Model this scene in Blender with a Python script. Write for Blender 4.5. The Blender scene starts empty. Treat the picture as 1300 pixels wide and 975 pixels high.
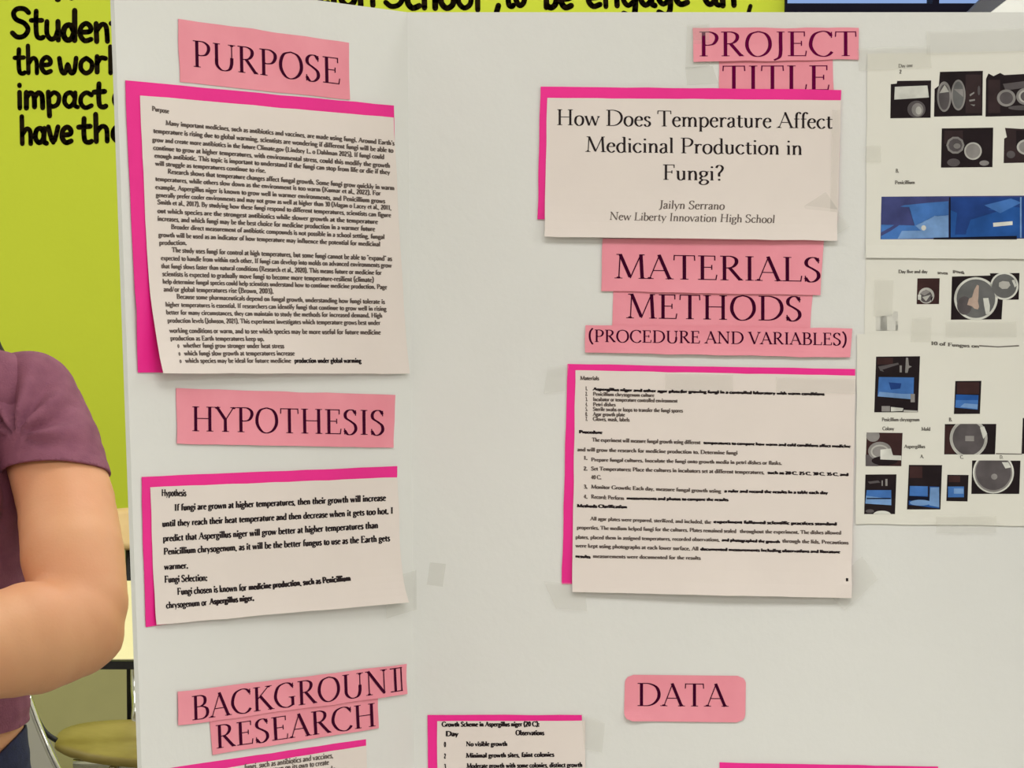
import bpy, bmesh, math, random
from mathutils import Vector, Matrix, noise

random.seed(7)
C = bpy.context.scene.collection
scene = bpy.context.scene

# ------------------------------------------------------------------ camera
FPX = 4000.0; CXP = 650.0; CYP = 487.5
PITCH = math.radians(7.5)
CAM = Vector((0, 0, 1.72))
RV = Vector((1, 0, 0)); FV = Vector((0, math.cos(PITCH), -math.sin(PITCH))); UV = Vector((0, math.sin(PITCH), math.cos(PITCH)))
cd = bpy.data.cameras.new('camera'); cam = bpy.data.objects.new('camera', cd); C.objects.link(cam)
cd.sensor_width = 36; cd.lens = FPX / 1300 * 36; cd.clip_end = 100
cam.location = CAM; cam.rotation_euler = (math.pi / 2 - PITCH, 0, 0)
scene.camera = cam

# ------------------------------------------------------------------ world, lights, exposure
world = bpy.data.worlds.new('world'); scene.world = world; world.use_nodes = True
wb = world.node_tree.nodes['Background']; wb.inputs[0].default_value = (0.33, 0.50, 0.90, 1); wb.inputs[1].default_value = 1.0
def area(name, loc, sx, sy, power, col=(1.0, 0.99, 0.97), rot=(0, 0, 0)):
    l = bpy.data.lights.new(name, 'AREA'); l.shape = 'RECTANGLE'; l.size = sx; l.size_y = sy; l.energy = power; l.color = col
    o = bpy.data.objects.new(name, l); C.objects.link(o); o.location = loc; o.rotation_euler = rot
    return o
LP = 16.5
for ix in (-2.2, 0.2, 2.6):
    for iy, k in ((-1.4, 1.1), (0.9, 1.3), (3.2, 0.9), (5.0, 1.15)):
        area('ceiling_lamp', (ix, iy, 2.93), 1.3, 0.7, LP * k * (0.9 if ix < -1 else 1.0 if ix < 1 else 1.35))
scene.view_settings.view_transform = 'Standard'; scene.view_settings.look = 'None'
scene.view_settings.gamma = 1; scene.view_settings.exposure = 0.0; scene.view_settings.use_curve_mapping = False

# ------------------------------------------------------------------ helpers
def W(X, Y, Z): return CAM + RV * X + UV * Y + FV * Z
def PX(px, py, Z): return W((px - CXP) / FPX * Z, (CYP - py) / FPX * Z, Z)

def s2l(c):
    c = c / 255.0
    return c / 12.92 if c <= 0.04045 else ((c + 0.055) / 1.055) ** 2.4
def col(r, g, b): return (s2l(r), s2l(g), s2l(b), 1)

def mat(name, c, rough=0.6, metal=0.0, var=0.0, scale=20, bump=0.0, bscale=200, alpha=None, spec=0.5, coat=0, c2=None, sss=0):
    m = bpy.data.materials.new(name); m.use_nodes = True
    nt = m.node_tree; b = nt.nodes['Principled BSDF']
    b.inputs['Base Color'].default_value = c; b.inputs['Roughness'].default_value = rough; b.inputs['Metallic'].default_value = metal
    b.inputs['Specular IOR Level'].default_value = spec
    if coat: b.inputs['Coat Weight'].default_value = coat
    if sss:
        b.inputs['Subsurface Weight'].default_value = sss; b.inputs['Subsurface Radius'].default_value = (0.012, 0.004, 0.002)
        b.inputs['Subsurface Scale'].default_value = 0.6
    tc = nt.nodes.new('ShaderNodeTexCoord')
    if var or c2:
        n = nt.nodes.new('ShaderNodeTexNoise'); n.inputs['Scale'].default_value = scale; n.inputs['Detail'].default_value = 4
        nt.links.new(tc.outputs['Object'], n.inputs['Vector'])
        mx = nt.nodes.new('ShaderNodeMix'); mx.data_type = 'RGBA'
        mr = nt.nodes.new('ShaderNodeMapRange'); mr.inputs['From Min'].default_value = 0.3; mr.inputs['From Max'].default_value = 0.7
        nt.links.new(n.outputs['Fac'], mr.inputs['Value']); nt.links.new(mr.outputs['Result'], mx.inputs['Factor'])
        mx.inputs['A'].default_value = c
        mx.inputs['B'].default_value = c2 if c2 else (c[0] * (1 - var), c[1] * (1 - var), c[2] * (1 - var), 1)
        nt.links.new(mx.outputs['Result'], b.inputs['Base Color'])
    if bump:
        n = nt.nodes.new('ShaderNodeTexNoise'); n.inputs['Scale'].default_value = bscale; n.inputs['Detail'].default_value = 3
        nt.links.new(tc.outputs['Object'], n.inputs['Vector'])
        bp = nt.nodes.new('ShaderNodeBump'); bp.inputs['Strength'].default_value = bump; bp.inputs['Distance'].default_value = 0.002
        nt.links.new(n.outputs['Fac'], bp.inputs['Height']); nt.links.new(bp.outputs['Normal'], b.inputs['Normal'])
    if alpha is not None: b.inputs['Alpha'].default_value = alpha
    return m

M = {}
M['board'] = mat('board_card', col(228, 228, 224), 0.55, var=0.05, scale=5, bump=0.15, bscale=120)
M['kraft'] = mat('board_core', col(240, 238, 230), 0.8)
M['page'] = mat('page_paper', col(233, 222, 215), 0.6, var=0.045, scale=14, bump=0.2, bscale=40)
M['page_cool'] = mat('photo_page_paper', col(229, 227, 217), 0.6, var=0.04, scale=16, bump=0.2, bscale=40)
M['magenta'] = mat('magenta_card', (0.96, 0.012, 0.31, 1), 0.6, var=0.14, scale=9, bump=0.1)
M['pink'] = mat('pink_paper', (0.83, 0.265, 0.335, 1), 0.6, c2=(0.91, 0.33, 0.405, 1), scale=18, bump=0.25, bscale=50)
M['heading_ink'] = mat('heading_ink', col(60, 2, 38), 0.7, spec=.05)
M['title_ink'] = mat('title_ink', col(98, 0, 60), 0.7, spec=.05)
M['ink'] = mat('print_ink', col(46, 38, 40), 0.7, spec=.05)
M['ink_grey'] = mat('print_ink_grey', col(108, 97, 92), 0.7, spec=.05)
M['ink_pale'] = mat('print_ink_pale', col(112, 108, 102), 0.7, spec=.05)
M['tape'] = mat('clear_tape', col(222, 220, 210), 0.35, alpha=0.10)
M['wall'] = mat('green_wall_paint', (0.60, 0.70, 0.030, 1), 0.55, c2=(0.64, 0.73, 0.036, 1), scale=1.3, bump=0.2, bscale=60)
M['wall_ink'] = mat('black_wall_lettering', col(22, 20, 8), 0.8, c2=col(36, 24, 12), scale=25, spec=.05)
M['white_wall'] = mat('white_wall_paint', col(225, 222, 210), 0.7, var=0.04)
M['ceiling'] = mat('ceiling_tile', col(230, 230, 225), 0.8, var=0.05)
M['floor'] = mat('floor_vinyl', col(150, 146, 138), 0.4, var=0.12, scale=6)
M['frame_dark'] = mat('navy_window_frame', col(18, 16, 34), 0.6, spec=.1)
M['white_trim'] = mat('white_trim_paint', col(250, 250, 248), 0.4)
M['grey_trim'] = mat('grey_frame', col(84, 85, 94), 0.6)
M['table_top'] = mat('cream_laminate', col(250, 238, 196), 0.4, var=0.03)
M['black_edge'] = mat('black_edging', col(22, 20, 20), 0.5)
M['chrome'] = mat('chrome_tube', col(225, 225, 222), 0.18, metal=1.0)
M['wood'] = mat('moulded_plywood', col(232, 200, 140), 0.45, c2=col(205, 165, 100), scale=9)
M['olive'] = mat('olive_seat_shell', col(182, 164, 96), 0.5, c2=col(142, 122, 56), scale=11)
M['grey_plastic'] = mat('grey_plastic', col(150, 146, 138), 0.5)
M['skin'] = mat('skin', col(229, 170, 128), 0.55, c2=col(220, 152, 112), scale=9, bump=0.12, bscale=300, sss=0.12)
M['shirt'] = mat('mauve_jersey', col(142, 84, 105), 0.85, c2=col(128, 72, 94), scale=60, bump=0.3, bscale=500)
M['jeans'] = mat('navy_denim', col(38, 44, 78), 0.85, var=0.3, scale=120, bump=0.4, bscale=600)
M['hair'] = mat('dark_brown_hair', col(40, 28, 24), 0.45, var=0.4, scale=80)
M['eye'] = mat('eye_white', col(240, 238, 232), 0.2); M['iris'] = mat('brown_iris', col(60, 36, 22), 0.15)
M['lip'] = mat('lip', col(182, 96, 88), 0.45); M['shoe'] = mat('white_shoe', col(225, 225, 220), 0.6)
g = bpy.data.materials.new('window_glass'); g.use_nodes = True
gb = g.node_tree.nodes['Principled BSDF']; gb.inputs['Transmission Weight'].default_value = 1; gb.inputs['Roughness'].default_value = 0.0
gb.inputs['IOR'].default_value = 1.02
M['glass'] = g
PHC = {'k': (36, 26, 30), 'kb': (58, 44, 46), 'g1': (98, 92, 94), 'g2': (150, 146, 144), 'g3': (196, 194, 188), 'w': (228, 228, 220),
       'b1': (36, 70, 142), 'b2': (74, 124, 198), 'b3': (128, 168, 222), 'b4': (70, 76, 130), 'b5': (40, 92, 170), 'nk': (16, 18, 40), 'p': (196, 172, 158), 'br': (66, 42, 42), 'dg': (112, 112, 112)}
def phm(k):
    n = 'photo_print_' + k
    return bpy.data.materials.get(n) or mat(n, col(*PHC[k]), 0.6, var=0.35, scale=70, spec=.12)

def empty(name, loc, label=None, cat=None, group=None):
    o = bpy.data.objects.new(name, None); C.objects.link(o); o.location = loc; o.empty_display_size = 0.05
    if label: o['label'] = label
    if cat: o['category'] = cat
    if group: o['group'] = group
    return o
def mesh_obj(name, verts, faces, mats, parent=None, fm=None, smooth=False, origin=None, world=True, **props):
    """verts in world coordinates; stored relative to the object's origin."""
    if parent is not None: org = Vector(parent_loc(parent))
    else: org = Vector(origin) if origin is not None else Vector((0, 0, 0))
    me = bpy.data.meshes.new(name)
    me.from_pydata([tuple(Vector(v) - org) for v in verts], [], faces)
    if not isinstance(mats, (list, tuple)): mats = [mats]
    for m in mats: me.materials.append(m)
    if fm:
        for p, k in zip(me.polygons, fm): p.material_index = k
    if smooth:
        for p in me.polygons: p.use_smooth = True
    me.update()
    o = bpy.data.objects.new(name, me); C.objects.link(o)
    if parent is not None: o.parent = parent
    else: o.location = org
    for k, v in props.items(): o[k] = v
    return o
def parent_loc(p):
    l = Vector(p.location)
    while p.parent is not None:
        p = p.parent; l = l + Vector(p.location)
    return l
def box(a, b):
    x0, y0, z0 = a; x1, y1, z1 = b
    v = [(x0, y0, z0), (x1, y0, z0), (x1, y1, z0), (x0, y1, z0), (x0, y0, z1), (x1, y0, z1), (x1, y1, z1), (x0, y1, z1)]
    f = [(0, 3, 2, 1), (4, 5, 6, 7), (0, 1, 5, 4), (1, 2, 6, 5), (2, 3, 7, 6), (3, 0, 4, 7)]
    return v, f
def boxes(lst):
    V, F = [], []
    for a, b in lst:
        v, f = box(a, b); n = len(V); V += v; F += [tuple(i + n for i in q) for q in f]
    return V, F
def tube(path, r, seg=12, closed=False):
    P = [Vector(p) for p in path]; V, F = [], []
    up = None
    for i, p in enumerate(P):
        d = (P[min(i + 1, len(P) - 1)] - P[max(i - 1, 0)]).normalized()
        if up is None: up = d.orthogonal().normalized()
        up = (up - d * up.dot(d)).normalized(); s = d.cross(up)
        rr = r[i] if isinstance(r, (list, tuple)) else r
        for k in range(seg):
            a = 2 * math.pi * k / seg; V.append(p + (up * math.cos(a) + s * math.sin(a)) * rr)
    n = len(P)
    for i in range(n - 1):
        for k in range(seg):
            k2 = (k + 1) % seg; F.append((i * seg + k, i * seg + k2, (i + 1) * seg + k2, (i + 1) * seg + k))
    F.append(tuple(reversed(range(seg)))); F.append(tuple(range((n - 1) * seg, n * seg)))
    return V, F
def smooth_path(pts, n=6):
    P = [Vector(p) for p in pts]; out = []
    for i in range(len(P) - 1):
        p0 = P[max(i - 1, 0)]; p1 = P[i]; p2 = P[i + 1]; p3 = P[min(i + 2, len(P) - 1)]
        for k in range(n):
            t = k / n
            out.append(0.5 * ((2 * p1) + (p2 - p0) * t + (2 * p0 - 5 * p1 + 4 * p2 - p3) * t * t + (3 * p1 - p0 - 3 * p2 + p3) * t ** 3))
    out.append(P[-1]); return out
def solid_grid(fn, nu, nv, thick, closed_back=True):
    """fn(u,v)->(point, normal). Returns a thin solid whose front is fn."""
    V, F = [], []
    for side in (0, 1):
        for j in range(nv + 1):
            for i in range(nu + 1):
                p, n = fn(i / nu, j / nv); V.append(p - n * thick * side)
    st = nu + 1; off = st * (nv + 1)
    for j in range(nv):
        for i in range(nu):
            a = j * st + i; F.append((a, a + 1, a + st + 1, a + st)); b = a + off; F.append((b, b + st, b + st + 1, b + 1))
    for i in range(nu):
        F.append((i + off, i + 1 + off, i + 1, i)); a = nv * st + i; F.append((a, a + 1, a + 1 + off, a + off))
    for j in range(nv):
        a = j * st; F.append((a, a + st, a + st + off, a + off)); a = j * st + nu; F.append((a + off, a + st + off, a + st, a))
    return V, F

# ------------------------------------------------------------------ the room (structure)
WY = 6.0
def structure(name, V, F, m, **k): return mesh_obj(name, V, F, m, kind='structure', **k)
WX0, WX1, WZ0, WZ1 = 0.515, 2.9, 1.615, 2.45
V, F = boxes([((-3.6, WY, 0), (WX0, WY + 0.15, 3.0)), ((WX0, WY, 0), (WX1, WY + 0.15, WZ0)), ((WX0, WY, WZ1), (WX1, WY + 0.15, 3.0)), ((WX1, WY, 0), (3.9, WY + 0.15, 3.0))])
wall_back = structure('wall_back', V, F, M['wall'])
V, F = box((-3.6, -3.0, -0.1), (3.9, WY, 0)); structure('floor', V, F, M['floor'])
V, F = box((-3.6, -3.0, 3.0), (3.9, WY, 3.1)); structure('ceiling', V, F, M['ceiling'])
V, F = box((-3.7, -3.0, 0), (-3.6, WY, 3.0)); structure('wall_left', V, F, M['white_wall'])
V, F = box((3.9, -3.0, 0), (4.0, WY, 3.0)); structure('wall_right', V, F, M['white_wall'])
V, F = box((-3.6, -3.1, 0), (3.9, -3.0, 3.0)); structure('wall_front', V, F, M['white_wall'])
V, F = box((-3.6, WY - 0.015, 0), (3.9, WY, 0.1)); structure('baseboard_back', V, F, M['black_edge'])
V, F = box((-3.6, WY - 0.008, 0.1), (3.9, WY, 0.66)); structure('trim_3', V, F, mat('khaki_wainscot_paint', col(182, 178, 122), 0.6, var=.05))
# window with a dark frame, seen just above the board
win = empty('window_1', (WX0, WY, WZ0)); win['kind'] = 'structure'
V, F = boxes([((WX0, WY - 0.02, WZ0), (WX1, WY + 0.07, WZ0 + 0.0405)), ((WX0, WY - 0.02, WZ1 - 0.04), (WX1, WY + 0.07, WZ1)),
              ((WX0, WY - 0.02, WZ0 + 0.0405), (WX0 + 0.004, WY + 0.07, WZ1 - 0.04)), ((WX1 - 0.04, WY - 0.02, WZ0 + 0.0405), (WX1, WY + 0.07, WZ1 - 0.04)),
              ((0.793, WY - 0.02, WZ0 + 0.0405), (0.805, WY + 0.07, WZ1 - 0.04)), ((1.7, WY - 0.02, WZ0 + 0.0405), (1.72, WY + 0.07, WZ1 - 0.04))])
mesh_obj('window_frame', V, F, M['frame_dark'], win)
for a, b in ((WX0 + 0.004, 0.793), (0.805, 1.7), (1.72, WX1 - 0.04)):
    V, F = box((a, WY + 0.03, WZ0 + 0.0405), (b, WY + 0.034, WZ1 - 0.04)); mesh_obj('pane', V, F, M['glass'], win)
V, F = box((WX0, WY - 0.06, WZ0 - 0.03), (WX1, WY - 0.02, WZ0)); mesh_obj('window_sill', V, F, M['frame_dark'], win)
# slanting white trim across the window's right part, with a grey edge strip on its left
def slanted(name, m, pts, y0, y1):
    V = [Vector((x, y0, z)) for x, z in pts] + [Vector((x, y1, z)) for x, z in pts]; n = len(pts)
    F = [tuple(range(n)), tuple(reversed(range(n, 2 * n)))] + [((i + 1) % n, i, i + n, (i + 1) % n + n) for i in range(n)]
    structure(name, V, F, m)
def wallxz(px, py, y=WY - 0.1):
    a = (px - CXP) / FPX; b = (CYP - py) / FPX
    d = FV + RV * a + UV * b; t = y / d.y; p = CAM + d * t
    return (p.x, p.z)
slanted('trim_1', M['white_trim'], [wallxz(1248, 22), wallxz(1284, -6), wallxz(1500, -150), wallxz(1550, -150), wallxz(1335, -6), wallxz(1290, 22)], WY - 0.12, WY - 0.08)
slanted('trim_2', M['grey_trim'], [wallxz(1222, 22), wallxz(1246, -2), wallxz(1284, -6), wallxz(1248, 22)], WY - 0.11, WY - 0.085)

# ------------------------------------------------------------------ lettering
TH, TN = 0.105, 0.036
def G(adv, *ops): return (adv, ops)
FONT = {
'A': G(.74, ('l', .07, 0, .37, 1, .9, 't'), ('l', .35, 1, .67, 0, 1, 'T'), ('l', .18, .35, .55, .35, 1, 't'), ('s', .07, 0), ('s', .67, 0)),
'B': G(.66, ('l', .17, 0, .17, 1, 1, 'T'), ('c', .14, .98, .36, .98, .5, .88, .5, .66, .36, .54, .17, .53), ('c', .17, .53, .42, .52, .58, .4, .58, .16, .42, .02, .14, .02), ('l', .04, .985, .2, .985, 1, 't'), ('l', .04, .015, .2, .015, 1, 't')),
'C': G(.76, ('c', .7, .82, .58, .97, .4, 1.0, .18, .88, .08, .6, .09, .34, .24, .08, .46, -.01, .62, .05, .72, .18), ('l', .7, .98, .7, .74, 1, 't')),
'D': G(.84, ('l', .17, 0, .17, 1, 1, 'T'), ('c', .14, .98, .42, .98, .66, .85, .76, .6, .74, .34, .6, .12, .4, .02, .14, .02), ('l', .04, .985, .2, .985, 1, 't'), ('l', .04, .015, .2, .015, 1, 't')),
'E': G(.64, ('l', .17, 0, .17, 1, 1, 'T'), ('l', .04, .98, .54, .98, 1, 't'), ('l', .04, .02, .56, .02, 1, 't'), ('l', .17, .52, .45, .52, 1, 't'), ('l', .54, 1, .54, .8, 1, 't'), ('l', .57, 0, .6, .22, 1, 't'), ('l', .45, .62, .45, .42, 1, 't')),
'F': G(.6, ('l', .17, 0, .17, 1, 1, 'T'), ('l', .04, .98, .54, .98, 1, 't'), ('l', .17, .52, .44, .52, 1, 't'), ('l', .54, 1, .54, .78, 1, 't'), ('l', .44, .62, .44, .42, 1, 't'), ('s', .17, 0)),
'G': G(.82, ('c', .7, .82, .58, .97, .4, 1.0, .18, .88, .08, .6, .09, .34, .24, .08, .46, -.01, .62, .04, .7, .1), ('l', .7, .98, .7, .76, 1, 't'), ('l', .69, .05, .69, .42, 1, 'T'), ('s', .67, .42)),
'H': G(.84, ('l', .17, 0, .17, 1, 1, 'T'), ('l', .67, 0, .67, 1, 1, 'T'), ('l', .17, .52, .67, .52, 1, 't'), ('s', .17, 0), ('s', .17, 1), ('s', .67, 0), ('s', .67, 1)),
'I': G(.36, ('l', .18, 0, .18, 1, 1, 'T'), ('s', .18, 0), ('s', .18, 1)),
'J': G(.38, ('c', .22, 1, .22, .6, .22, .2, .18, -.04, .02, -.16), ('l', .22, .1, .22, 1, 1, 'T'), ('s', .22, 1)),
'K': G(.76, ('l', .17, 0, .17, 1, 1, 'T'), ('l', .17, .45, .6, .98, 1, 't'), ('l', .3, .6, .7, 0, 1, 'T'), ('s', .17, 0), ('s', .17, 1), ('s', .6, 1), ('s', .68, 0)),
'L': G(.62, ('l', .17, 0, .17, 1, 1, 'T'), ('l', .04, .02, .56, .02, 1, 't'), ('l', .57, 0, .6, .24, 1, 't'), ('s', .17, 1)),
'M': G(.96, ('l', .13, 0, .17, 1, 1, 't'), ('l', .17, 1, .47, .06, 1, 'T'), ('l', .47, .02, .79, 1, 1, 't'), ('l', .79, 1, .83, 0, 1, 'T'), ('s', .12, 0), ('s', .84, 0), ('l', .06, .985, .2, .985, 1, 't'), ('l', .77, .985, .9, .985, 1, 't')),
'N': G(.86, ('l', .16, 0, .16, 1, 1, 't'), ('l', .14, 1, .71, .02, 1, 'T'), ('l', .71, 0, .71, 1, 1, 't'), ('s', .16, 0), ('s', .71, 1), ('l', .04, .985, .18, .985, 1, 't')),
'O': G(.86, ('c', .43, 1.0, .2, .9, .09, .62, .1, .32, .24, .06, .43, -.01, .64, .1, .77, .36, .76, .68, .64, .91, .43, 1.0)),
'P': G(.64, ('l', .17, 0, .17, 1, 1, 'T'), ('c', .14, .98, .38, .98, .54, .86, .56, .68, .46, .5, .28, .45, .2, .47), ('l', .04, .985, .2, .985, 1, 't'), ('s', .17, 0)),
'R': G(.72, ('l', .17, 0, .17, 1, 1, 'T'), ('c', .14, .98, .36, .98, .51, .88, .52, .7, .4, .54, .17, .5), ('l', .32, .52, .64, .02, 1, 'T'), ('l', .04, .985, .2, .985, 1, 't'), ('s', .17, 0), ('s', .66, 0, .07)),
'S': G(.56, ('c', .46, .84, .36, .98, .2, .97, .1, .84, .12, .66, .3, .52, .44, .38, .46, .18, .34, .02, .18, .0, .07, .16), ('l', .46, .98, .46, .76, 1, 't'), ('l', .07, 0, .07, .24, 1, 't')),
'T': G(.7, ('l', .35, 0, .35, 1, 1, 'T'), ('l', .05, .98, .65, .98, 1, 't'), ('l', .05, 1, .04, .78, 1, 't'), ('l', .65, 1, .66, .78, 1, 't'), ('s', .35, 0)),
'U': G(.82, ('l', .17, .3, .17, 1, 1, 'T'), ('c', .17, .4, .18, .18, .3, .02, .45, -.01, .6, .06, .67, .25, .68, .5), ('l', .68, .35, .68, 1, 1, 't'), ('s', .17, 1), ('s', .68, 1)),
'V': G(.74, ('l', .07, 1, .38, 0, 1, 'T'), ('l', .38, 0, .67, 1, 1, 't'), ('s', .07, 1), ('s', .67, 1)),
'W': G(1.0, ('l', .07, 1, .3, 0, 1, 'T'), ('l', .3, 0, .5, .9, 1, 't'), ('l', .48, 1, .7, 0, 1, 'T'), ('l', .7, 0, .92, 1, 1, 't'), ('s', .07, 1), ('s', .92, 1), ('s', .48, 1)),
'Y': G(.72, ('l', .06, 1, .37, .48, 1, 'T'), ('l', .66, 1, .36, .46, 1, 't'), ('l', .36, 0, .36, .5, 1, 'T'), ('s', .06, 1), ('s', .66, 1), ('s', .36, 0)),
'a': G(.44, ('c', .08, .48, .12, .58, .22, .61, .3, .56, .32, .42), ('l', .32, .5, .32, .06, 1, 'T'), ('c', .32, .36, .16, .3, .07, .18, .1, .03, .2, 0, .32, .1), ('l', .32, .06, .41, .02, 1, 't')),
'b': G(.5, ('l', .11, .02, .11, 1, 1, 'T'), ('c', .12, .5, .24, .61, .38, .56, .45, .36, .42, .14, .28, -.01, .12, .06), ('l', .02, .98, .12, 1, 1, 't')),
'c': G(.44, ('c', .38, .5, .3, .6, .18, .58, .07, .42, .07, .2, .18, .02, .3, .01, .4, .12)),
'd': G(.52, ('l', .4, .02, .4, 1, 1, 'T'), ('c', .39, .52, .26, .61, .12, .5, .07, .28, .14, .05, .26, -.01, .39, .08), ('l', .3, .98, .4, 1, 1, 't'), ('l', .4, .03, .5, .03, 1, 't')),
'e': G(.45, ('l', .09, .37, .38, .37, 1, 't'), ('c', .38, .37, .36, .53, .25, .61, .13, .53, .07, .32, .12, .1, .26, -.01, .4, .1)),
'f': G(.32, ('c', .36, .9, .28, 1.0, .18, .92, .15, .75), ('l', .15, 0, .15, .82, 1, 'T'), ('l', .04, .58, .3, .58, 1, 't'), ('s', .15, 0, .09)),
'g': G(.47, ('c', .22, .6, .1, .54, .08, .38, .18, .25, .3, .28, .37, .42, .34, .55, .22, .6), ('c', .16, .26, .08, .14, .16, .05, .34, .02, .42, -.1, .34, -.24, .18, -.28, .06, -.2, .08, -.08, .18, .02), ('l', .34, .56, .46, .57, 1, 't')),
'h': G(.53, ('l', .12, 0, .12, 1, 1, 'T'), ('c', .12, .44, .24, .58, .35, .57, .4, .4, .4, .2, .4, 0), ('s', .12, 0, .08), ('s', .4, 0, .08), ('l', .02, .98, .12, 1, 1, 't')),
'i': G(.26, ('l', .13, 0, .13, .6, 1, 'T'), ('d', .13, .86), ('s', .13, 0, .08), ('l', .04, .57, .13, .6, 1, 't')),
'j': G(.24, ('c', .13, .6, .13, .2, .12, -.16, .0, -.28), ('d', .13, .86)),
'k': G(.5, ('l', .12, 0, .12, 1, 1, 'T'), ('l', .13, .28, .36, .58, 1, 't'), ('l', .2, .36, .44, 0, 1, 'T'), ('s', .12, 0, .08), ('s', .36, .59, .07), ('s', .44, 0, .06), ('l', .02, .98, .12, 1, 1, 't')),
'l': G(.26, ('l', .13, 0, .13, 1, 1, 'T'), ('s', .13, 0, .08), ('l', .04, .98, .13, 1, 1, 't')),
'm': G(.8, ('l', .12, 0, .12, .6, 1, 'T'), ('c', .12, .44, .22, .58, .34, .57, .39, .4, .39, .2, .39, 0), ('c', .4, .44, .5, .58, .61, .57, .67, .4, .67, .2, .67, 0), ('s', .12, 0, .08), ('s', .39, 0, .08), ('s', .67, 0, .08), ('l', .02, .57, .12, .6, 1, 't')),
'n': G(.53, ('l', .12, 0, .12, .6, 1, 'T'), ('c', .12, .44, .24, .58, .35, .57, .4, .4, .4, .2, .4, 0), ('s', .12, 0, .08), ('s', .4, 0, .08), ('l', .02, .57, .12, .6, 1, 't')),
'o': G(.5, ('c', .25, .61, .12, .53, .07, .34, .08, .16, .17, .02, .26, -.01, .38, .08, .43, .28, .41, .48, .33, .58, .25, .61)),
'p': G(.52, ('l', .12, -.3, .12, .6, 1, 'T'), ('c', .13, .48, .26, .61, .4, .54, .46, .32, .4, .1, .28, -.01, .13, .08), ('s', .12, -.3, .08), ('l', .02, .56, .12, .6, 1, 't')),
'q': G(.52, ('l', .4, -.3, .4, .6, 1, 'T'), ('c', .39, .52, .26, .61, .12, .5, .07, .28, .14, .05, .26, -.01, .39, .08), ('s', .4, -.3, .08)),
'r': G(.38, ('l', .12, 0, .12, .6, 1, 'T'), ('c', .12, .42, .2, .56, .28, .6, .36, .54), ('s', .12, 0, .08), ('l', .02, .57, .12, .6, 1, 't')),
's': G(.37, ('c', .31, .5, .24, .6, .13, .59, .08, .48, .14, .36, .27, .27, .31, .14, .24, .01, .12, 0, .05, .12)),
't': G(.34, ('c', .15, .76, .15, .4, .15, .14, .2, .01, .32, .06), ('l', .15, .14, .15, .74, .9, 'T'), ('l', .03, .58, .32, .58, 1, 't')),
'u': G(.52, ('c', .12, .6, .12, .3, .14, .08, .23, 0, .32, .04, .39, .14), ('l', .12, .15, .12, .6, 1, 'T'), ('l', .39, .02, .39, .6, 1, 'T'), ('l', .03, .59, .12, .59, 1, 't'), ('l', .3, .59, .39, .59, 1, 't')),
'v': G(.48, ('l', .06, .6, .25, 0, 1, 'T'), ('l', .25, 0, .42, .6, 1, 't'), ('s', .06, .6, .07), ('s', .42, .6, .07)),
'w': G(.72, ('l', .06, .6, .22, 0, 1, 'T'), ('l', .22, 0, .36, .58, 1, 't'), ('l', .35, .6, .52, 0, 1, 'T'), ('l', .52, 0, .66, .6, 1, 't'), ('s', .06, .6, .07), ('s', .66, .6, .07)),
'x': G(.48, ('l', .06, .6, .42, 0, 1, 'T'), ('l', .42, .6, .06, 0, 1, 't')),
'y': G(.48, ('l', .06, .6, .26, 0, 1, 'T'), ('l', .43, .6, .14, -.28, 1, 't'), ('s', .06, .6, .07), ('s', .42, .6, .07)),
'z': G(.44, ('l', .07, .58, .38, .58, 1, 't'), ('l', .38, .58, .06, .02, 1, 'T'), ('l', .06, .02, .4, .02, 1, 't')),
'(': G(.34, ('c', .28, 1.12, .12, .85, .08, .45, .14, .08, .28, -.2)),
')': G(.34, ('c', .06, 1.12, .22, .85, .26, .45, .2, .08, .06, -.2)),
'?': G(.42, ('c', .07, .82, .14, .97, .28, .97, .36, .82, .3, .62, .2, .46, .2, .26), ('d', .2, .05)),
'.': G(.24, ('d', .1, .05)), ',': G(.24, ('l', .12, .08, .06, -.14, 1, 'T')), ':': G(.26, ('d', .12, .05), ('d', .12, .5)),
"'": G(.2, ('l', .1, 1, .1, .76, 1, 'T')), '"': G(.3, ('l', .1, 1, .1, .76, 1, 'T'), ('l', .2, 1, .2, .76, 1, 'T')), '-': G(.34, ('l', .05, .3, .28, .3, 1, 'T')),
'0': G(.5, ('c', .25, 1.0, .1, .8, .07, .4, .2, .0, .38, .1, .43, .5, .38, .88, .25, 1.0)), '1': G(.42, ('l', .22, 0, .22, 1, 1, 'T'), ('l', .08, .82, .22, 1, 1, 't'), ('s', .22, 0)),
'2': G(.48, ('c', .08, .78, .16, .97, .32, .97, .39, .78, .3, .5, .1, .1, .07, .03), ('l', .07, .04, .42, .04, 1, 'T')),
'3': G(.46, ('c', .08, .84, .2, .98, .34, .9, .34, .66, .18, .54), ('c', .18, .54, .38, .46, .4, .2, .26, 0, .06, .08)),
'4': G(.5, ('l', .33, 0, .33, 1, 1, 'T'), ('l', .33, 1, .05, .3, 1, 't'), ('l', .05, .3, .45, .3, 1, 't')),
'5': G(.46, ('l', .12, .96, .38, .96, 1, 'T'), ('l', .12, .96, .1, .55, 1, 't'), ('c', .1, .55, .28, .58, .4, .4, .36, .12, .2, 0, .06, .06)),
'7': G(.46, ('l', .06, .96, .42, .96, 1, 'T'), ('l', .42, .96, .18, 0, 1, 'T')), '9': G(.48, ('c', .38, .7, .25, .96, .1, .8, .1, .58, .24, .46, .38, .6, .4, .8, .36, .3, .12, .0)),
' ': G(.27,), '_': G(.5, ('l', 0, 0, .5, 0, 1, 'T')), '/': G(.4, ('l', .05, 0, .3, 1, 1, 't')),
}
FONT['6'] = FONT['0']; FONT['8'] = FONT['3']
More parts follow.
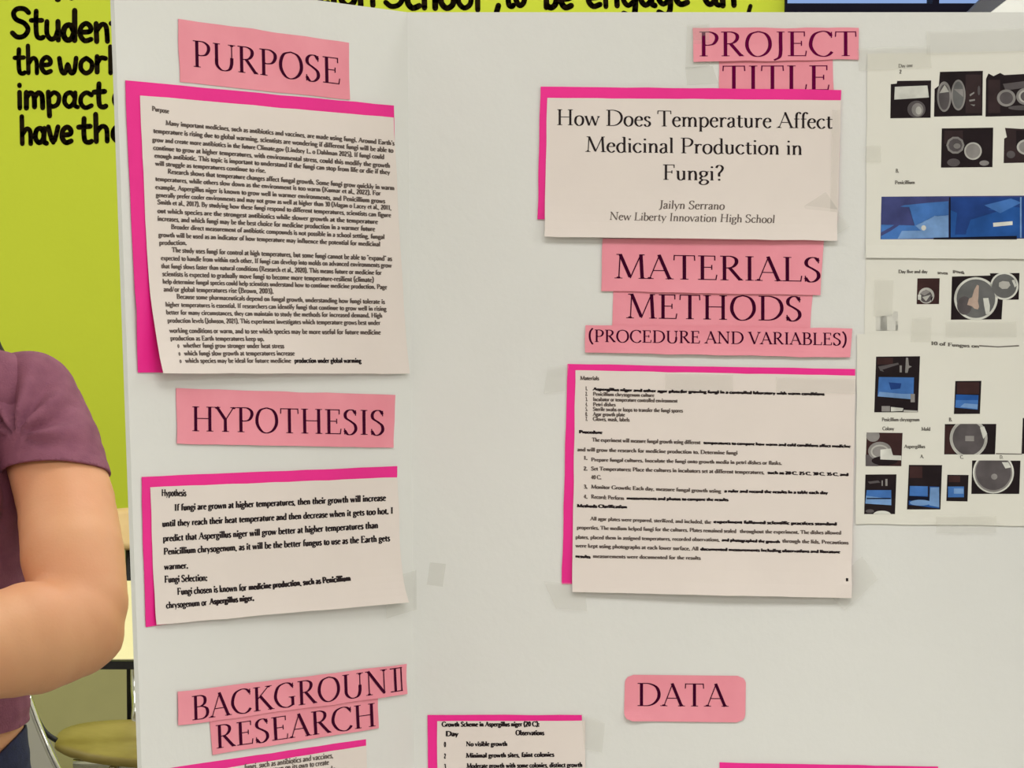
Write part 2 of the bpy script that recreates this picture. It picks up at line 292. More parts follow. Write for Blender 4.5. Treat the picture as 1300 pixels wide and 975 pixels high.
def crom(pts, n):
    out = []
    for i in range(len(pts) - 1):
        p0 = pts[max(i - 1, 0)]; p1 = pts[i]; p2 = pts[i + 1]; p3 = pts[min(i + 2, len(pts) - 1)]
        for k in range(n):
            t = k / n
            out.append(tuple(0.5 * ((2 * p1[a]) + (p2[a] - p0[a]) * t + (2 * p0[a] - 5 * p1[a] + 4 * p2[a] - p3[a]) * t * t + (3 * p1[a] - p0[a] - 3 * p2[a] + p3[a]) * t ** 3) for a in (0, 1)))
    out.append(pts[-1]); return out
def ribbon(pts, wf, polys):
    L, R = [], []
    for i, p in enumerate(pts):
        a = pts[max(i - 1, 0)]; b = pts[min(i + 1, len(pts) - 1)]
        dx, dy = b[0] - a[0], b[1] - a[1]; l = math.hypot(dx, dy) or 1; dx /= l; dy /= l
        w = wf(dx, dy) / 2; L.append((p[0] - dy * w, p[1] + dx * w)); R.append((p[0] + dy * w, p[1] - dx * w))
    for i in range(len(pts) - 1): polys.append([R[i], R[i + 1], L[i + 1], L[i]])
def glyph(ch, th, tn, fine):
    adv, ops = FONT.get(ch, FONT['o']); polys = []
    for o in ops:
        k = o[0]
        if k == 'l':
            w = (th if o[6] == 'T' else tn) * o[5]; ribbon([(o[1], o[2]), (o[3], o[4])], lambda dx, dy: w, polys)
        elif k == 'c':
            P = [(o[i], o[i + 1]) for i in range(1, len(o), 2)]
            ribbon(crom(P, 5 if fine else 1), lambda dx, dy: tn + (th * 1.05 - tn) * abs(dy) ** 1.4, polys)
        elif k == 's' and fine:
            x, y = o[1], o[2]; hw = o[3] if len(o) > 3 else .12; s = 1 if y < .3 else -1
            y0 = y + s * tn * .1
            polys.append([(x - hw, y0), (x + hw, y0), (x + hw, y0 + s * tn * .8), (x - hw, y0 + s * tn * .8)])
            polys.append([(x - hw * .55, y0 + s * tn * .8), (x + hw * .55, y0 + s * tn * .8), (x + th * .4, y0 + s * tn * 2), (x - th * .4, y0 + s * tn * 2)])
        elif k == 's':
            x, y = o[1], o[2]; hw = (o[3] if len(o) > 3 else .12) * 1.1; s_ = tn * .9 * (1 if y < .3 else -1)
            polys.append([(x - hw, y), (x + hw, y), (x + hw, y + s_), (x - hw, y + s_)])
        elif k == 'd':
            r = th * .62; polys.append([(o[1] + r * math.cos(a * math.pi / 3), o[2] + r * math.sin(a * math.pi / 3)) for a in range(6)])
    return adv, polys
def text_polys(s, x0, y0, x1, y1, cap, th=TH, tn=TN, fine=True, slant=0.0, track=0.0):
    """pixel-frame polygons of one printed line stretched between two baseline ends"""
    gl = [glyph(ch, th, tn, fine) for ch in s]; tot = sum(g[0] + track for g in gl) - track or 1
    dx, dy = (x1 - x0) / tot, (y1 - y0) / tot; out = []; X = 0
    for adv, polys in gl:
        for pl in polys: out.append([(x0 + (X + a) * dx + b * cap * slant, y0 + (X + a) * dy - b * cap) for a, b in pl])
        X += adv + track
    return out
def polys_mesh(name, polys, P, m, parent, fm=None, dh=0.00018, **props):
    V, F = [], []
    for pl in polys:
        n = len(V); pts = [P(x, y, dh) for x, y in pl]
        # face the viewer
        V += pts; F.append(tuple(range(n, n + len(pl))))
    return mesh_obj(name, V, F, m, parent, fm=fm, **props)

# ------------------------------------------------------------------ the tri-fold board
D = 2.43; PW = 0.305; TOPV = (CYP - 15.5) / FPX * D; BOTV = TOPV - 0.914; CW = 0.61
def fold_x(v):
    py = CYP - v / D * FPX; return (517 + 0.0092 * py - CXP) / FPX * D
def theta(v):
    a = None; py = CYP - v / 2.2 * FPX
    py = max(-80, min(1100, py))
    a = abs((145 + 0.0359 * py - CXP) / FPX)
    k = (fold_x(v) + a * D) / PW; A = math.hypot(1, a); ph = math.atan2(a, 1)
    return ph + math.acos(min(1, k / A))
def left_pt(u, v, h=0.0):
    t = theta(v); c, s = math.cos(t), math.sin(t)
    return W(fold_x(v) - PW * u * c + h * s, v, D - PW * u * s - h * c)
def left_n(v): t = theta(v); return (RV * math.sin(t) - FV * math.cos(t))
def on_left(px, py, h=0.0):
    a = (px - CXP) / FPX; b = (CYP - py) / FPX; v = b * (D - .1)
    for _ in range(8):
        t = theta(v); c, s = math.cos(t), math.sin(t); Wu = (fold_x(v) - a * D) / (c - a * s); v = b * (D - Wu * s)
    return left_pt(Wu / PW, v, h)
def on_center(px, py, h=0.0): return PX(px, py, D) - FV * h
PAN = {'L': on_left, 'C': on_center}
B0 = W(fold_x(BOTV) + CW / 2, BOTV, D)
board = empty('trifold_board', B0, 'white cardboard tri-fold display board covered with pink headings and typed pages', 'display board')
T = 0.004
def center_fn(u, v):
    vv = BOTV + (TOPV - BOTV) * v; x = fold_x(vv) + CW * u
    bow = 0.0
    return W(x, vv, D), -FV
V, F = solid_grid(center_fn, 6, 10, T); mesh_obj('center_panel', V, F, M['board'], board)
base_z = W(0, BOTV, D).z
def left_fn(u, v):
    dip = PW * u * 0.78 * math.sin(PITCH)
    bot = BOTV - dip; vv = bot + (TOPV - bot) * v
    return left_pt(u, vv), left_n(vv)
V, F = solid_grid(lambda u, v: left_fn(1 - u, v), 10, 20, T); mesh_obj('side_panel', V, F, [M['board'], M['kraft']], board, fm=None)
def right_fn(u, v):
    bot = BOTV - PW * u * 0.78 * math.sin(PITCH); vv = bot + (TOPV - bot) * v
    c, s = math.cos(0.9), math.sin(0.9)
    return W(fold_x(vv) + CW + PW * u * c, vv, D - PW * u * s), (-RV * s - FV * c)
V, F = solid_grid(right_fn, 4, 6, T); mesh_obj('side_panel', V, F, M['board'], board)

# ------------------------------------------------------------------ paper things
class Sheet:
    def __init__(s, quad, panel, h=0.0004, lift=None):
        s.q = quad; s.panel = PAN[panel]; s.h = h; s.lift = lift or (lambda a, b: 0.0)
    def pix(s, a, b):
        (x0, y0), (x1, y1), (x2, y2), (x3, y3) = s.q      # TL TR BR BL ; b downwards
        return ((1 - a) * (1 - b) * x0 + a * (1 - b) * x1 + a * b * x2 + (1 - a) * b * x3, (1 - a) * (1 - b) * y0 + a * (1 - b) * y1 + a * b * y2 + (1 - a) * b * y3)
    def inv(s, px, py):
        a = b = 0.5
        for _ in range(6):
            x, y = s.pix(a, b); e = 1e-3; xa, ya = s.pix(a + e, b); xb, yb = s.pix(a, b + e)
            A, Bm, Cc, Dd = (xa - x) / e, (xb - x) / e, (ya - y) / e, (yb - y) / e; det = A * Dd - Bm * Cc
            dx, dy = px - x, py - y; a += (dx * Dd - dy * Bm) / det; b += (A * dy - Cc * dx) / det
        return a, b
    def H(s, a, b): a = min(1, max(0, a)); b = min(1, max(0, b)); return s.h + s.lift(a, b)
    def P(s, px, py, dh=0.0):
        a, b = s.inv(px, py); return s.panel(px, py, s.H(a, b) + dh)
    def center(s):
        x, y = s.pix(.5, .5); return s.panel(x, y, s.h)
    def build(s, name, m, parent, nx=14, ny=14, wob=0.0, seed=0, rnd=0.0, **props):
        th = 0.00016
        def fn(u, v):
            b = 1 - v; x, y = s.pix(u, b)
            if wob:
                e = 1 if b in (0, 1) else 0
                if b in (0.0, 1.0): y += wob * noise.noise(Vector((x * .03, seed * 3.1, b * 7)))
                if u in (0.0, 1.0): x += wob * noise.noise(Vector((y * .03, seed * 5.3, u * 7)))
            p = s.panel(x, y, s.H(u, b)); p2 = s.panel(x, y, s.H(u, b) + 1e-3)
            return p, (p2 - p).normalized()
        V, F = solid_grid(fn, nx, ny, th); return mesh_obj(name, V, F, m, parent, smooth=False, **props)

def curl_bottom(amp, p=6, bias=0.5, width=0.6):
    def f(a, b): return amp * b ** p * (0.25 + 0.75 * math.exp(-((a - bias) / width) ** 2))
    return f
def corner(amp, ca, cb, r=0.35):
    def f(a, b):
        d = math.hypot(a - ca, (b - cb)); return amp * max(0, 1 - d / r) ** 2
    return f
def addf(*fs): return lambda a, b: sum(f(a, b) for f in fs)

tape_jobs = []
def tape(parent, quad, panel, h):
    s = Sheet(quad, panel, h); s.build('clear_tape', M['tape'], parent, 2, 2)

def heading(word, quad, base, cap, panel, label, ink='heading_ink', h=0.0006, lift=None, th=TH, tn=TN, slant=0.0, wob=1.2, tapes=(), track=0.02, extra=None):
    s = Sheet(quad, panel, h, lift); t = empty('paper_heading', s.center(), label, 'heading strip', 'pink heading strips')
    s.build('paper_strip', M['pink'], t, 16, 6, wob=wob, seed=len(word) + quad[0][0])
    pl = text_polys(word, *base, cap, th, tn, True, slant, track)
    if extra: pl += extra
    polys_mesh('printed_word', pl, s.P, M[ink], t)
    for q in tapes: tape(t, q, panel, h + 0.0004)
    return s, t

lowlift = lambda amp: curl_bottom(amp, 3, .5, .5)
heading('PURPOSE', [(225, 24), (441.6, 54), (443, 127), (227.5, 104)], (243, 84.5, 432, 107.5), 33.5, 'L',
        'pink paper strip printed PURPOSE at the top of the left panel', slant=-0.02)
heading('HYPOTHESIS', [(223.5, 493), (500.5, 501.5), (498, 568.5), (223, 563.5)], (241, 547.3, 488, 552.5), 31.5, 'L',
        'pink paper strip printed HYPOTHESIS in the middle of the left panel', lift=lowlift(0.0015), slant=0.01)
# the last letter of BACKGROUND is cut off by a second edge
heading('BACKGROUN', [(224, 878), (515, 843), (514, 881), (225, 921)], (241, 914.5, 491, 879.4), 30.5, 'L',
        'slanting pink strip printed BACKGROUND low on the left panel', h=0.0012, lift=curl_bottom(.001, 3, .9, .4), slant=-0.02,
        extra=[[(498.5, 878), (501.6, 877.6), (501, 849), (498, 849.4)], [(507, 876.8), (508.6, 876.6), (508, 848), (506.4, 848.2)], [(493.5, 879), (509, 876.8), (509, 875.6), (493.5, 877.8)], [(493, 850), (508.6, 847.8), (508.6, 846.6), (493, 848.8)]])
heading('RESEARCH', [(266, 914), (479, 882), (479, 924), (268, 958.5)], (272, 950.5, 477, 921.5), 29.5, 'L',
        'slanting pink strip printed RESEARCH right under the BACKGROUND strip', h=0.0006, lift=lowlift(.0012), slant=-0.02)
heading('PROJECT', [(879, 36), (1090, 35), (1090, 75.5), (880, 79)], (886, 72, 1088, 71.5), 31.5, 'C',
        'pink strip printed PROJECT at the top of the centre panel', ink='title_ink', h=0.0012, lift=curl_bottom(.0018, 2, .1, .6), tapes=[[(872, 32), (900, 30), (901, 84), (870, 88)]])
heading('TITLE', [(912, 76), (1057, 74), (1058, 120), (913, 120)], (916, 115, 1054, 114.5), 31.5, 'C',
        'pink strip printed TITLE under the PROJECT strip, foot covered by magenta card', ink='title_ink', h=0.0005)
heading('MATERIALS', [(765, 303), (1045.5, 303), (1041, 375), (763, 369.5)], (780, 353.5, 1043, 358), 31, 'C',
        'pink strip printed MATERIALS below the project title page', h=0.0014, lift=lowlift(.0012))
heading('METHODS', [(779, 364), (1032, 370), (1028, 418), (777, 415)], (795, 404, 1019, 407.5), 31, 'C',
        'pink strip printed METHODS directly under the MATERIALS strip', h=0.0006)
heading('(PROCEDURE AND VARIABLES)', [(743, 413), (1081.5, 417), (1079, 454), (743, 447.5)], (747, 434, 1075, 438.5), 15.5, 'C',
        'long pink strip printed PROCEDURE AND VARIABLES in small capitals', h=0.0014, lift=lowlift(.0022), th=.12, tn=.055)
s = Sheet([(793.5, 856.5), (947, 858), (946, 917), (792, 915)], 'C', 0.0006, addf(corner(.004, 0, 1, .3), curl_bottom(.001, 3)))
t = empty('paper_heading', s.center(), 'short pink strip printed DATA with rounded corners, low on the centre panel', 'heading strip', 'pink heading strips')
n = 24
def round_fn(u, v):
    # rectangle with rounded corners
    r = 0.07; ar = 153 / 59.0; b = 1 - v
    x = u; ry = r * ar
    inset = 0
    for e in (b, 1 - b):
        if e < ry: inset = max(inset, r * (1 - math.sqrt(max(0, 1 - ((ry - e) / ry) ** 2))))
    x = inset + u * (1 - 2 * inset); px, py = s.pix(x, b); p = s.panel(px, py, s.H(x, b)); return p, -FV
V, F = solid_grid(round_fn, 14, 20, .00016); mesh_obj('paper_strip', V, F, M['pink'], t)
polys_mesh('printed_word', text_polys('DATA', 808, 896, 923, 897, 29, track=.02), s.P, M['heading_ink'], t)

def crop_lines(lines, ox, oy, sc, cap, th=.2, tn=.1):
    out = []
    for (x0, y0, x1, y1, s_) in lines:
        x0, y0, x1, y1 = ox + x0 / sc, oy + y0 / sc, ox + x1 / sc, oy + y1 / sc
        c = cap * (1 + random.uniform(-.04, .04))
        out += text_polys(s_, x0, y0 + cap * .31, x1, y1 + cap * .31, c, th, tn, False)
    return out
def mounted(label, back, page, panel, h, lines=(), lift_b=None, lift_p=None, ink='ink_grey', page_mat='page', tapes=(), cat='mounted page', extra_texts=(), wob=.8):
    sb = Sheet(back, panel, h, lift_b); sp = Sheet(page, panel, h + .0004, lift_p or lift_b)
    t = empty('mounted_page', sb.center(), label, cat, 'pages mounted on magenta cards')
    sb.build('backing_card', M['magenta'], t, 14, 14, wob=wob, seed=back[0][0])
    sp.build('page', M[page_mat], t, 18, 18, wob=wob, seed=page[0][1])
    if lines: polys_mesh('printed_text', lines, sp.P, M[ink], t, kind='stuff')
    for nm, pl, ik in extra_texts: polys_mesh(nm, pl, sp.P, M[ik], t, kind='stuff')
    for q in tapes: tape(t, q, panel, h + .0016)
    return sp, t

# purpose page
PL = [
 (138, 24, 197, 33, 'Purpose'),
 (185, 73, 972, 143, "Many important medicines, such as antibiotics and vaccines, are made using fungi. Around Earth's"),
 (143, 100, 968, 168, 'temperature is rising due to global warming, scientists are wondering if different fungi will be able to'),
 (140, 130, 937, 190, 'grow and create more antibiotics in the future Climate.gov (Lindsey L. & Dahlman 2025). If fungi could'),
 (143, 158, 957, 220, 'continue to grow at higher temperatures, with environmental stress, could this modify the growth'),
 (147, 185, 957, 243, 'enough antibiotic. This topic is important to understand if the fungi can stop from life or die if they'),
 (150, 212, 530, 237, 'will struggle as temperatures continue to rise.'),
 (192, 240, 972, 297, 'Research shows that temperature changes affect fungal growth. Some fungi grow quickly in warm'),
 (150, 265, 925, 315, 'temperatures, while others slow down as the environment is too warm (Kumar et al., 2022). For'),
 (150, 293, 940, 342, 'example, Aspergillus niger is known to grow well in warmer environments, and Penicillium grows'),
 (152, 320, 962, 365, 'generally prefer cooler environments and may not grow as well at higher than 30 (Magan & Lacey et al., 2011,'),
 (157, 345, 960, 390, 'Smith et al., 2017). By studying how these fungi respond to different temperatures, scientists can figure'),
 (157, 375, 915, 413, 'out which species are the strongest antibiotics while slower growth at the temperature'),
 (157, 402, 905, 438, 'increases, and which fungi may be the best choice for medicine production in a warmer future'),
 (203, 430, 938, 465, 'Broader direct measurement of antibiotic compounds is not possible in a school setting, fungal'),
 (160, 457, 923, 490, 'growth will be used as an indicator of how temperature may influence the potential for medicinal'),
 (162, 485, 257, 485, 'production.'),
 (205, 510, 963, 540, 'The study uses fungi for control at high temperatures, but some fungi cannot be able to "expand" as'),
 (167, 537, 962, 563, 'expected to handle from within each other. If fungi can develop into molds on advanced environments grow'),
 (167, 565, 927, 588, 'that fungi slows faster than natural conditions (Research et al., 2020). This means future or medicine for'),
 (170, 592, 900, 613, 'scientists is expected to gradually move fungi to become more temperature-resilient (climate)'),
 (170, 618, 945, 637, 'help determine fungal species could help scientists understand how to continue medicine production. Page'),
 (172, 645, 553, 652, 'and/or global temperatures rise (Brown, 2008).'),
 (215, 670, 937, 688, 'Because some pharmaceuticals depend on fungal growth, understanding how fungi tolerate is'),
 (175, 697, 942, 712, 'higher temperatures is essential. If researchers can identify fungi that continue to grow well in rising'),
 (175, 724, 927, 735, 'better for many circumstances, they can maintain to study the methods for increased demand. High'),
 (177, 752, 920, 760, 'production levels (Johnson, 2021). This experiment investigates which temperature grows best under'),
 (180, 787, 920, 793, 'working conditions or warm, and to see which species may be more useful for future medicine'),
 (180, 813, 512, 815, 'production as Earth temperatures keep up.'),
 (202, 838, 208, 838, 'o'), (222, 838, 580, 840, 'whether fungi grow stronger under heat stress'),
 (202, 865, 208, 865, 'o'), (222, 865, 615, 865, 'which fungi slow growth at temperatures increase'),
 (202, 890, 208, 890, 'o'), (222, 890, 600, 890, 'which species may be ideal for future medicine'), ]
PB = [(612, 890, 848, 890, 'production under global warming')]
mounted('large white typed page on a magenta card under the PURPOSE strip',
        [(158, 102), (499, 134), (504, 473), (174, 473)], [(176, 121), (498, 149.5), (515, 474.5), (191, 474)], 'L', 0.0009,
        crop_lines(PL, 140, 130, 2.708, 6.0, .25, .15), lift_p=addf(curl_bottom(.008, 5, .15, .6), corner(.004, 0, 1, .5)), lift_b=corner(.0015, 0, .8, .3),
        extra_texts=[('bold_text', crop_lines(PB, 140, 130, 2.708, 6.2, .26, .14), 'ink')])
# hypothesis page
HL = [
 (162, 448, 258, 448, 'Hypothesis'),
 (212, 505, 1030, 466, 'If fungi are grown at higher temperatures, then their growth will increase'),
 (165, 567, 1058, 516, 'until they reach their heat temperature and then decrease when it gets too hot. I'),
 (168, 624, 1000, 572, 'predict that Aspergillus niger will grow better at higher temperatures than'),
 (170, 675, 1045, 622, 'Penicillium chrysogenum, as it will be the better fungus to use as the Earth gets'),
 (172, 733, 265, 727, 'warmer.'), (172, 783, 338, 775, 'Fungi Selection:'),
 (220, 830, 487, 813, 'Fungi chosen is known for'), (176, 882, 332, 870, 'chrysogenum or'), ]
HB = [(495, 812, 885, 776, 'medicine production, such as Penicillium'), (342, 868, 512, 852, 'Aspergillus niger.')]
mounted('white typed page on a magenta card under the HYPOTHESIS strip',
        [(178.6, 605.4), (503, 591.6), (500, 752), (184, 796)], [(189.4, 618.5), (503.6, 606), (508, 764), (195, 793)], 'L', 0.0008,
        crop_lines(HL, 150, 480, 3.046, 8.4, .23, .12), lift_p=addf(curl_bottom(.007, 5, .85, .5), corner(.001, 1, 1, .5)), ink='ink',
        extra_texts=[('bold_text', crop_lines(HB, 150, 480, 3.046, 7.4, .3, .16), 'ink')],
        tapes=[[(484, 735), (548, 718), (553, 765), (488, 785)]])
# background research page (mostly below the frame)
BL_ = [(560, 238, 1050, 172, 'fungi, such as antibiotics and vaccines,'), (700, 250, 1025, 210, 'grown on its own to create'), (330, 300, 1060, 245, 'medicines around the world, and antibiotics are made'),
       (200, 330, 1050, 275, 'using fungi that live in many climates and cool places'), (205, 365, 1060, 312, 'as temperatures rise the growth of each fungus may'), (210, 398, 1050, 348, 'change and some of them may become weaker over time')]
mounted('page on a magenta card under the RESEARCH strip, cut by the bottom of the photo',
        [(185, 979.5), (464.5, 938.5), (472, 1290), (205, 1310)], [(198, 989), (464.5, 946.5), (474, 1292), (212, 1308)], 'L', 0.0002,
        crop_lines(BL_, 180, 920, 4.333, 6.8))
# project title page
TT = []
TT += text_polys('How Does Temperature Affect', 706, 159, 1057, 163.5, 20, .105, .045, True)
TT += text_polys('Medicinal Production in', 743, 193, 1019, 197, 19.5, .105, .045, True)
TT += text_polys('Fungi?', 840.5, 228.5, 919, 229.5, 19.5, .105, .045, True)
NT = text_polys('Jailyn Serrano', 836, 265, 919.5, 266.5, 10.5, .12, .06, True, .1) + text_polys('New Liberty Innovation High School', 773, 279.5, 983, 283.5, 10.2, .12, .06, True, .1)
mounted('white title page with large serif question on a magenta card, under the TITLE strip',
        [(686, 110), (1067.5, 114.5), (1063, 282), (682.5, 278.5)], [(694.8, 124.5), (1067.5, 127.5), (1062, 306), (691, 301)], 'C', 0.0014,
        TT, ink='ink', lift_p=curl_bottom(.006, 5, .4, .7), extra_texts=[('small_text', NT, 'ink_grey')],
        tapes=[[(1020, 262), (1048, 244), (1078, 288), (1050, 306)], [(1056, 140), (1066, 140), (1062, 300), (1053, 300)]])
# materials and methods page
ML = [
 (137, 91, 208, 92, 'Materials'),
 (185, 150, 415, 155, 'Penicillium chrysogenum culture'), (185, 170, 502, 176, 'Incubator or temperature controlled environment'),
 (185, 189, 270, 190, 'Petri dishes'), (185, 207, 522, 213, 'Sterile swabs or loops to transfer the fungi spores'), (185, 226, 305, 228, 'Agar growth plate'), (185, 244, 322, 247, 'Gloves, mask, labels'),
 (157, 130, 165, 130, '1.'), (157, 150, 165, 150, '2.'), (157, 170, 165, 170, '3.'), (157, 189, 165, 189, '4.'), (157, 207, 165, 207, '5.'), (157, 226, 165, 226, '6.'), (157, 244, 165, 244, '7.'),
 (182, 322, 588, 332, 'The experiment will measure fungal growth using different'),
 (127, 358, 727, 371, 'and will grow the research for medicine production to. Determine fungi'),
 (150, 390, 165, 390, '1.'), (178, 396, 893, 409, 'Prepare fungal cultures. Inoculate the fungi onto growth media in petri dishes or flasks.'),
 (150, 430, 165, 430, '2.'), (178, 430, 828, 444, 'Set Temperatures: Place the cultures in incubators set at different temperatures,'), (178, 463, 217, 463, '40 C.'),
 (150, 498, 165, 498, '3.'), (178, 498, 665, 514, 'Monitor Growth: Each day, measure fungal growth using'), (150, 535, 165, 535, '4.'), (178, 535, 302, 541, 'Record: Perform'),
 (175, 617, 628, 630, 'All agar plates were prepared, sterilized, and included, the'), (125, 650, 722, 664, 'properties. The medium helped fungi for the cultures. Plates remained sealed'),
 (735, 664, 1115, 670, 'throughout the experiment. The dishes allowed'), (120, 686, 660, 696, 'plates, placed them in assigned temperatures, recorded observations,'),
 (894, 700, 1142, 707, 'through the lids. Precautions'), (120, 718, 580, 730, 'were kept using photographs at each lower surface. All'), (185, 757, 588, 764, 'measurements were documented for the results'), ]
MBd = [
 (185, 131, 520, 141, 'Aspergillus niger and other agar plates'), (515, 140, 1052, 150, 'for growing fungi in a controlled laboratory with warm conditions'),
 (133, 292, 220, 294, 'Procedure'), (600, 332, 1150, 346, 'temperatures to compare how warm and cold conditions affect medicine'),
 (312, 540, 692, 546, 'measurements and photos to compare the results'), (678, 513, 1065, 520, 'a ruler and record the results in a table each day'), (125, 569, 312, 573, 'Methods Clarification'),
 (638, 628, 1098, 637, 'experiment followed scientific practices standard'), (120, 757, 175, 760, 'results'), (668, 696, 885, 703, 'and photographed the growth'), (588, 730, 1110, 741, 'documented measurements including observations and literature'),
 (840, 444, 1142, 452, 'such as 20 C, 25 C, 30 C, 35 C, and'), (1130, 845, 1140, 845, '1')]
mounted('large white typed page on a magenta card below the PROCEDURE AND VARIABLES strip',
        [(720.5, 462), (1085.5, 468.8), (1080, 748), (713, 741.5)], [(730.5, 470), (1086, 477), (1080, 758.5), (726, 751)], 'C', 0.0010,
        crop_lines(ML, 690, 450, 2.9535, 4.7, .26, .14), lift_p=addf(curl_bottom(.007, 5, .6, .6), corner(.002, 1, .95, .15)), ink='ink_grey',
        extra_texts=[('bold_text', crop_lines(MBd, 690, 450, 2.9535, 3.7, .36, .24), 'ink')],
        tapes=[[(845, 474), (930, 476), (930, 497), (844, 494)], [(985, 479), (1086, 481), (1085, 500), (985, 497)], [(695, 466), (722, 463), (718, 496), (690, 500)],
               [(690, 738), (742, 741), (745, 775), (706, 772)], [(1046, 748), (1094, 706), (1114, 735), (1072, 775)]])
# growth table page
GB = [(190, 187, 765, 185, 'Growth Scheme in Aspergillus niger (20 C):'), (212, 243, 288, 243, 'Day'), (625, 237, 793, 237, 'Observations')]
GL = [(203, 307, 214, 307, '0'), (332, 303, 576, 301, 'No visible growth'), (203, 374, 214, 374, '2'), (332, 371, 852, 364, 'Minimal growth sites, faint colonies'), (203, 435, 214, 435, '3'),
      (336, 432, 1018, 425, 'Moderate growth with some colonies, distinct growth'), (203, 500, 214, 500, '4'), (336, 495, 1000, 490, 'Strong growth with dark spores and wide colonies')]
mounted('small typed table page on a magenta card at the bottom left of the centre panel',
        [(543, 907.6), (739, 907.6), (741, 1160), (544, 1162)], [(555, 915), (743, 915), (744, 1166), (556, 1166)], 'C', 0.0008, crop_lines(GL, 520, 880, 4.643, 6.0, .26, .14),
        extra_texts=[('bold_text', crop_lines(GB, 520, 880, 4.643, 6.2, .28, .16), 'ink')], ink='ink', tapes=[[(738, 905), (768, 918), (764, 955), (742, 950)]])
mounted('sheet on a magenta card below the DATA strip, only its top edge in view',
        [(913.5, 968), (1191, 973), (1192, 1200), (915, 1200)], [(922, 984), (1192, 986), (1193, 1208), (924, 1206)], 'C', 0.0008)

# ------------------------------------------------------------------ pages of printed photographs
def ell(cx, cy, rx, ry, n=28, a0=0, a1=360, rot=0):
    out = []
    for i in range(n):
        a = math.radians(a0 + (a1 - a0) * i / (n if a1 - a0 == 360 else n - 1)); x, y = rx * math.cos(a), ry * math.sin(a)
        c, s_ = math.cos(rot), math.sin(rot); out.append((cx + x * c - y * s_, cy + x * s_ + y * c))
    return out
def photo(parent, sheet, ox, oy, sc, outline, layers, label=None):
    """one printed photograph: outline polygon and picture shapes printed over it (all in crop coordinates)"""
    V, F, fm, mats = [], [], [], []
    x0 = min(p[0] for p in outline); x1 = max(p[0] for p in outline); y0 = min(p[1] for p in outline); y1 = max(p[1] for p in outline)
    def clip(poly):
        def cl(pl, ax, val, keep):
            out = []
            for i in range(len(pl)):
                a, b = pl[i - 1], pl[i]; ia = keep(a[ax], val); ib = keep(b[ax], val)
                if ia != ib:
                    t = (val - a[ax]) / (b[ax] - a[ax]); out.append((a[0] + (b[0] - a[0]) * t, a[1] + (b[1] - a[1]) * t))
                if ib: out.append(b)
            return out
        for ax, val, k in ((0, x0, lambda a, b: a >= b), (0, x1, lambda a, b: a <= b), (1, y0, lambda a, b: a >= b), (1, y1, lambda a, b: a <= b)):
            if poly: poly = cl(poly, ax, val, k)
        return poly
    for i, (k, poly) in enumerate([(layers[0], outline)] + list(layers[1:])):
        poly = clip(poly) if i else poly
        if len(poly) < 3: continue
        m = phm(k)
        if m not in mats: mats.append(m)
        n = len(V); V += [sheet.P(ox + x / sc, oy + y / sc, .00012 + .00003 * i) for x, y in poly]; F.append(tuple(range(n, n + len(poly)))); fm.append(mats.index(m))
    o = mesh_obj('printed_photo', V, F, mats, parent, fm=fm)
    if label: o['label'] = label
    return o
def rc(x0, y0, x1, y1): return [(x0, y0), (x1, y0), (x1, y1), (x0, y1)]
def page_thing(label, quad, h, lift=None, tapes=()):
    s_ = Sheet(quad, 'C', h, lift); t_ = empty('photo_page', s_.center(), label, 'photo page', 'pages of printed photographs')
    s_.build('page', M['page_cool'], t_, 18, 16, wob=.8, seed=quad[0][1])
    for q in tapes: tape(t_, q, 'C', h + .0016)
    return s_, t_
def A(px, py): return (px, py)
# top page
s1, t1 = page_thing('top right white page with grey dish photos above a wide blue photo',
    [(1101, 68), (1456, 62), (1452, 330), (1099, 327.5)], .0008, curl_bottom(.0016, 24, .4, 1), tapes=[[(1088, 62), (1180, 58), (1182, 86), (1090, 90)], [(1098, 185), (1118, 185), (1118, 206), (1098, 206)], [(1175, 40), (1310, 36), (1310, 66), (1176, 70)]])
cA = (1080, 0, 2.9545)
photo(t1, s1, *cA, [(150, 316), (172, 314), (174, 304), (301, 302), (299, 442), (148, 444)], ['k', ('w', [(165, 326), (287, 321), (293, 366), (163, 374)]), ('g1', ell(246, 410, 34, 32)), ('g2', ell(250, 412, 22, 25)), ('g3', ell(254, 415, 11, 15))], 'dark print with a white label and a pale blur')
photo(t1, s1, *cA, [(334, 270), (495, 266), (493, 434), (312, 438), (314, 334), (330, 322)], ['k', ('kb', rc(430, 280, 490, 425)), ('g2', ell(350, 363, 27, 57)), ('g1', ell(350, 365, 20, 48)), ('g3', [(332, 350), (352, 318), (368, 345)]), ('g2', ell(403, 357, 27, 58)), ('dg', ell(403, 357, 21, 51)), ('g2', [(386, 335), (420, 335), (422, 365)]),
      ('g2', [(445, 355), (462, 345), (463, 350), (447, 362)]), ('g2', [(443, 375), (465, 372), (465, 378), (445, 382)]), ('g2', [(447, 392), (466, 393), (462, 399)]), ('g1', ell(480, 340, 5, 18))], 'print of two long oval dishes')
photo(t1, s1, *cA, [(507, 296), (516, 276), (535, 286), (560, 274), (575, 282), (760, 272), (760, 432), (505, 438)], ['k', ('kb', rc(515, 300, 560, 425)), ('g1', [(570, 315), (720, 296), (720, 320), (580, 340)]), ('g2', ell(583, 368, 35, 32)), ('g1', ell(583, 368, 25, 23)), ('g2', ell(655, 362, 35, 32)), ('g3', ell(656, 362, 27, 24)), ('g1', ell(656, 362, 20, 18)), ('g1', ell(640, 405, 50, 9))], 'print of two round ringed dishes')
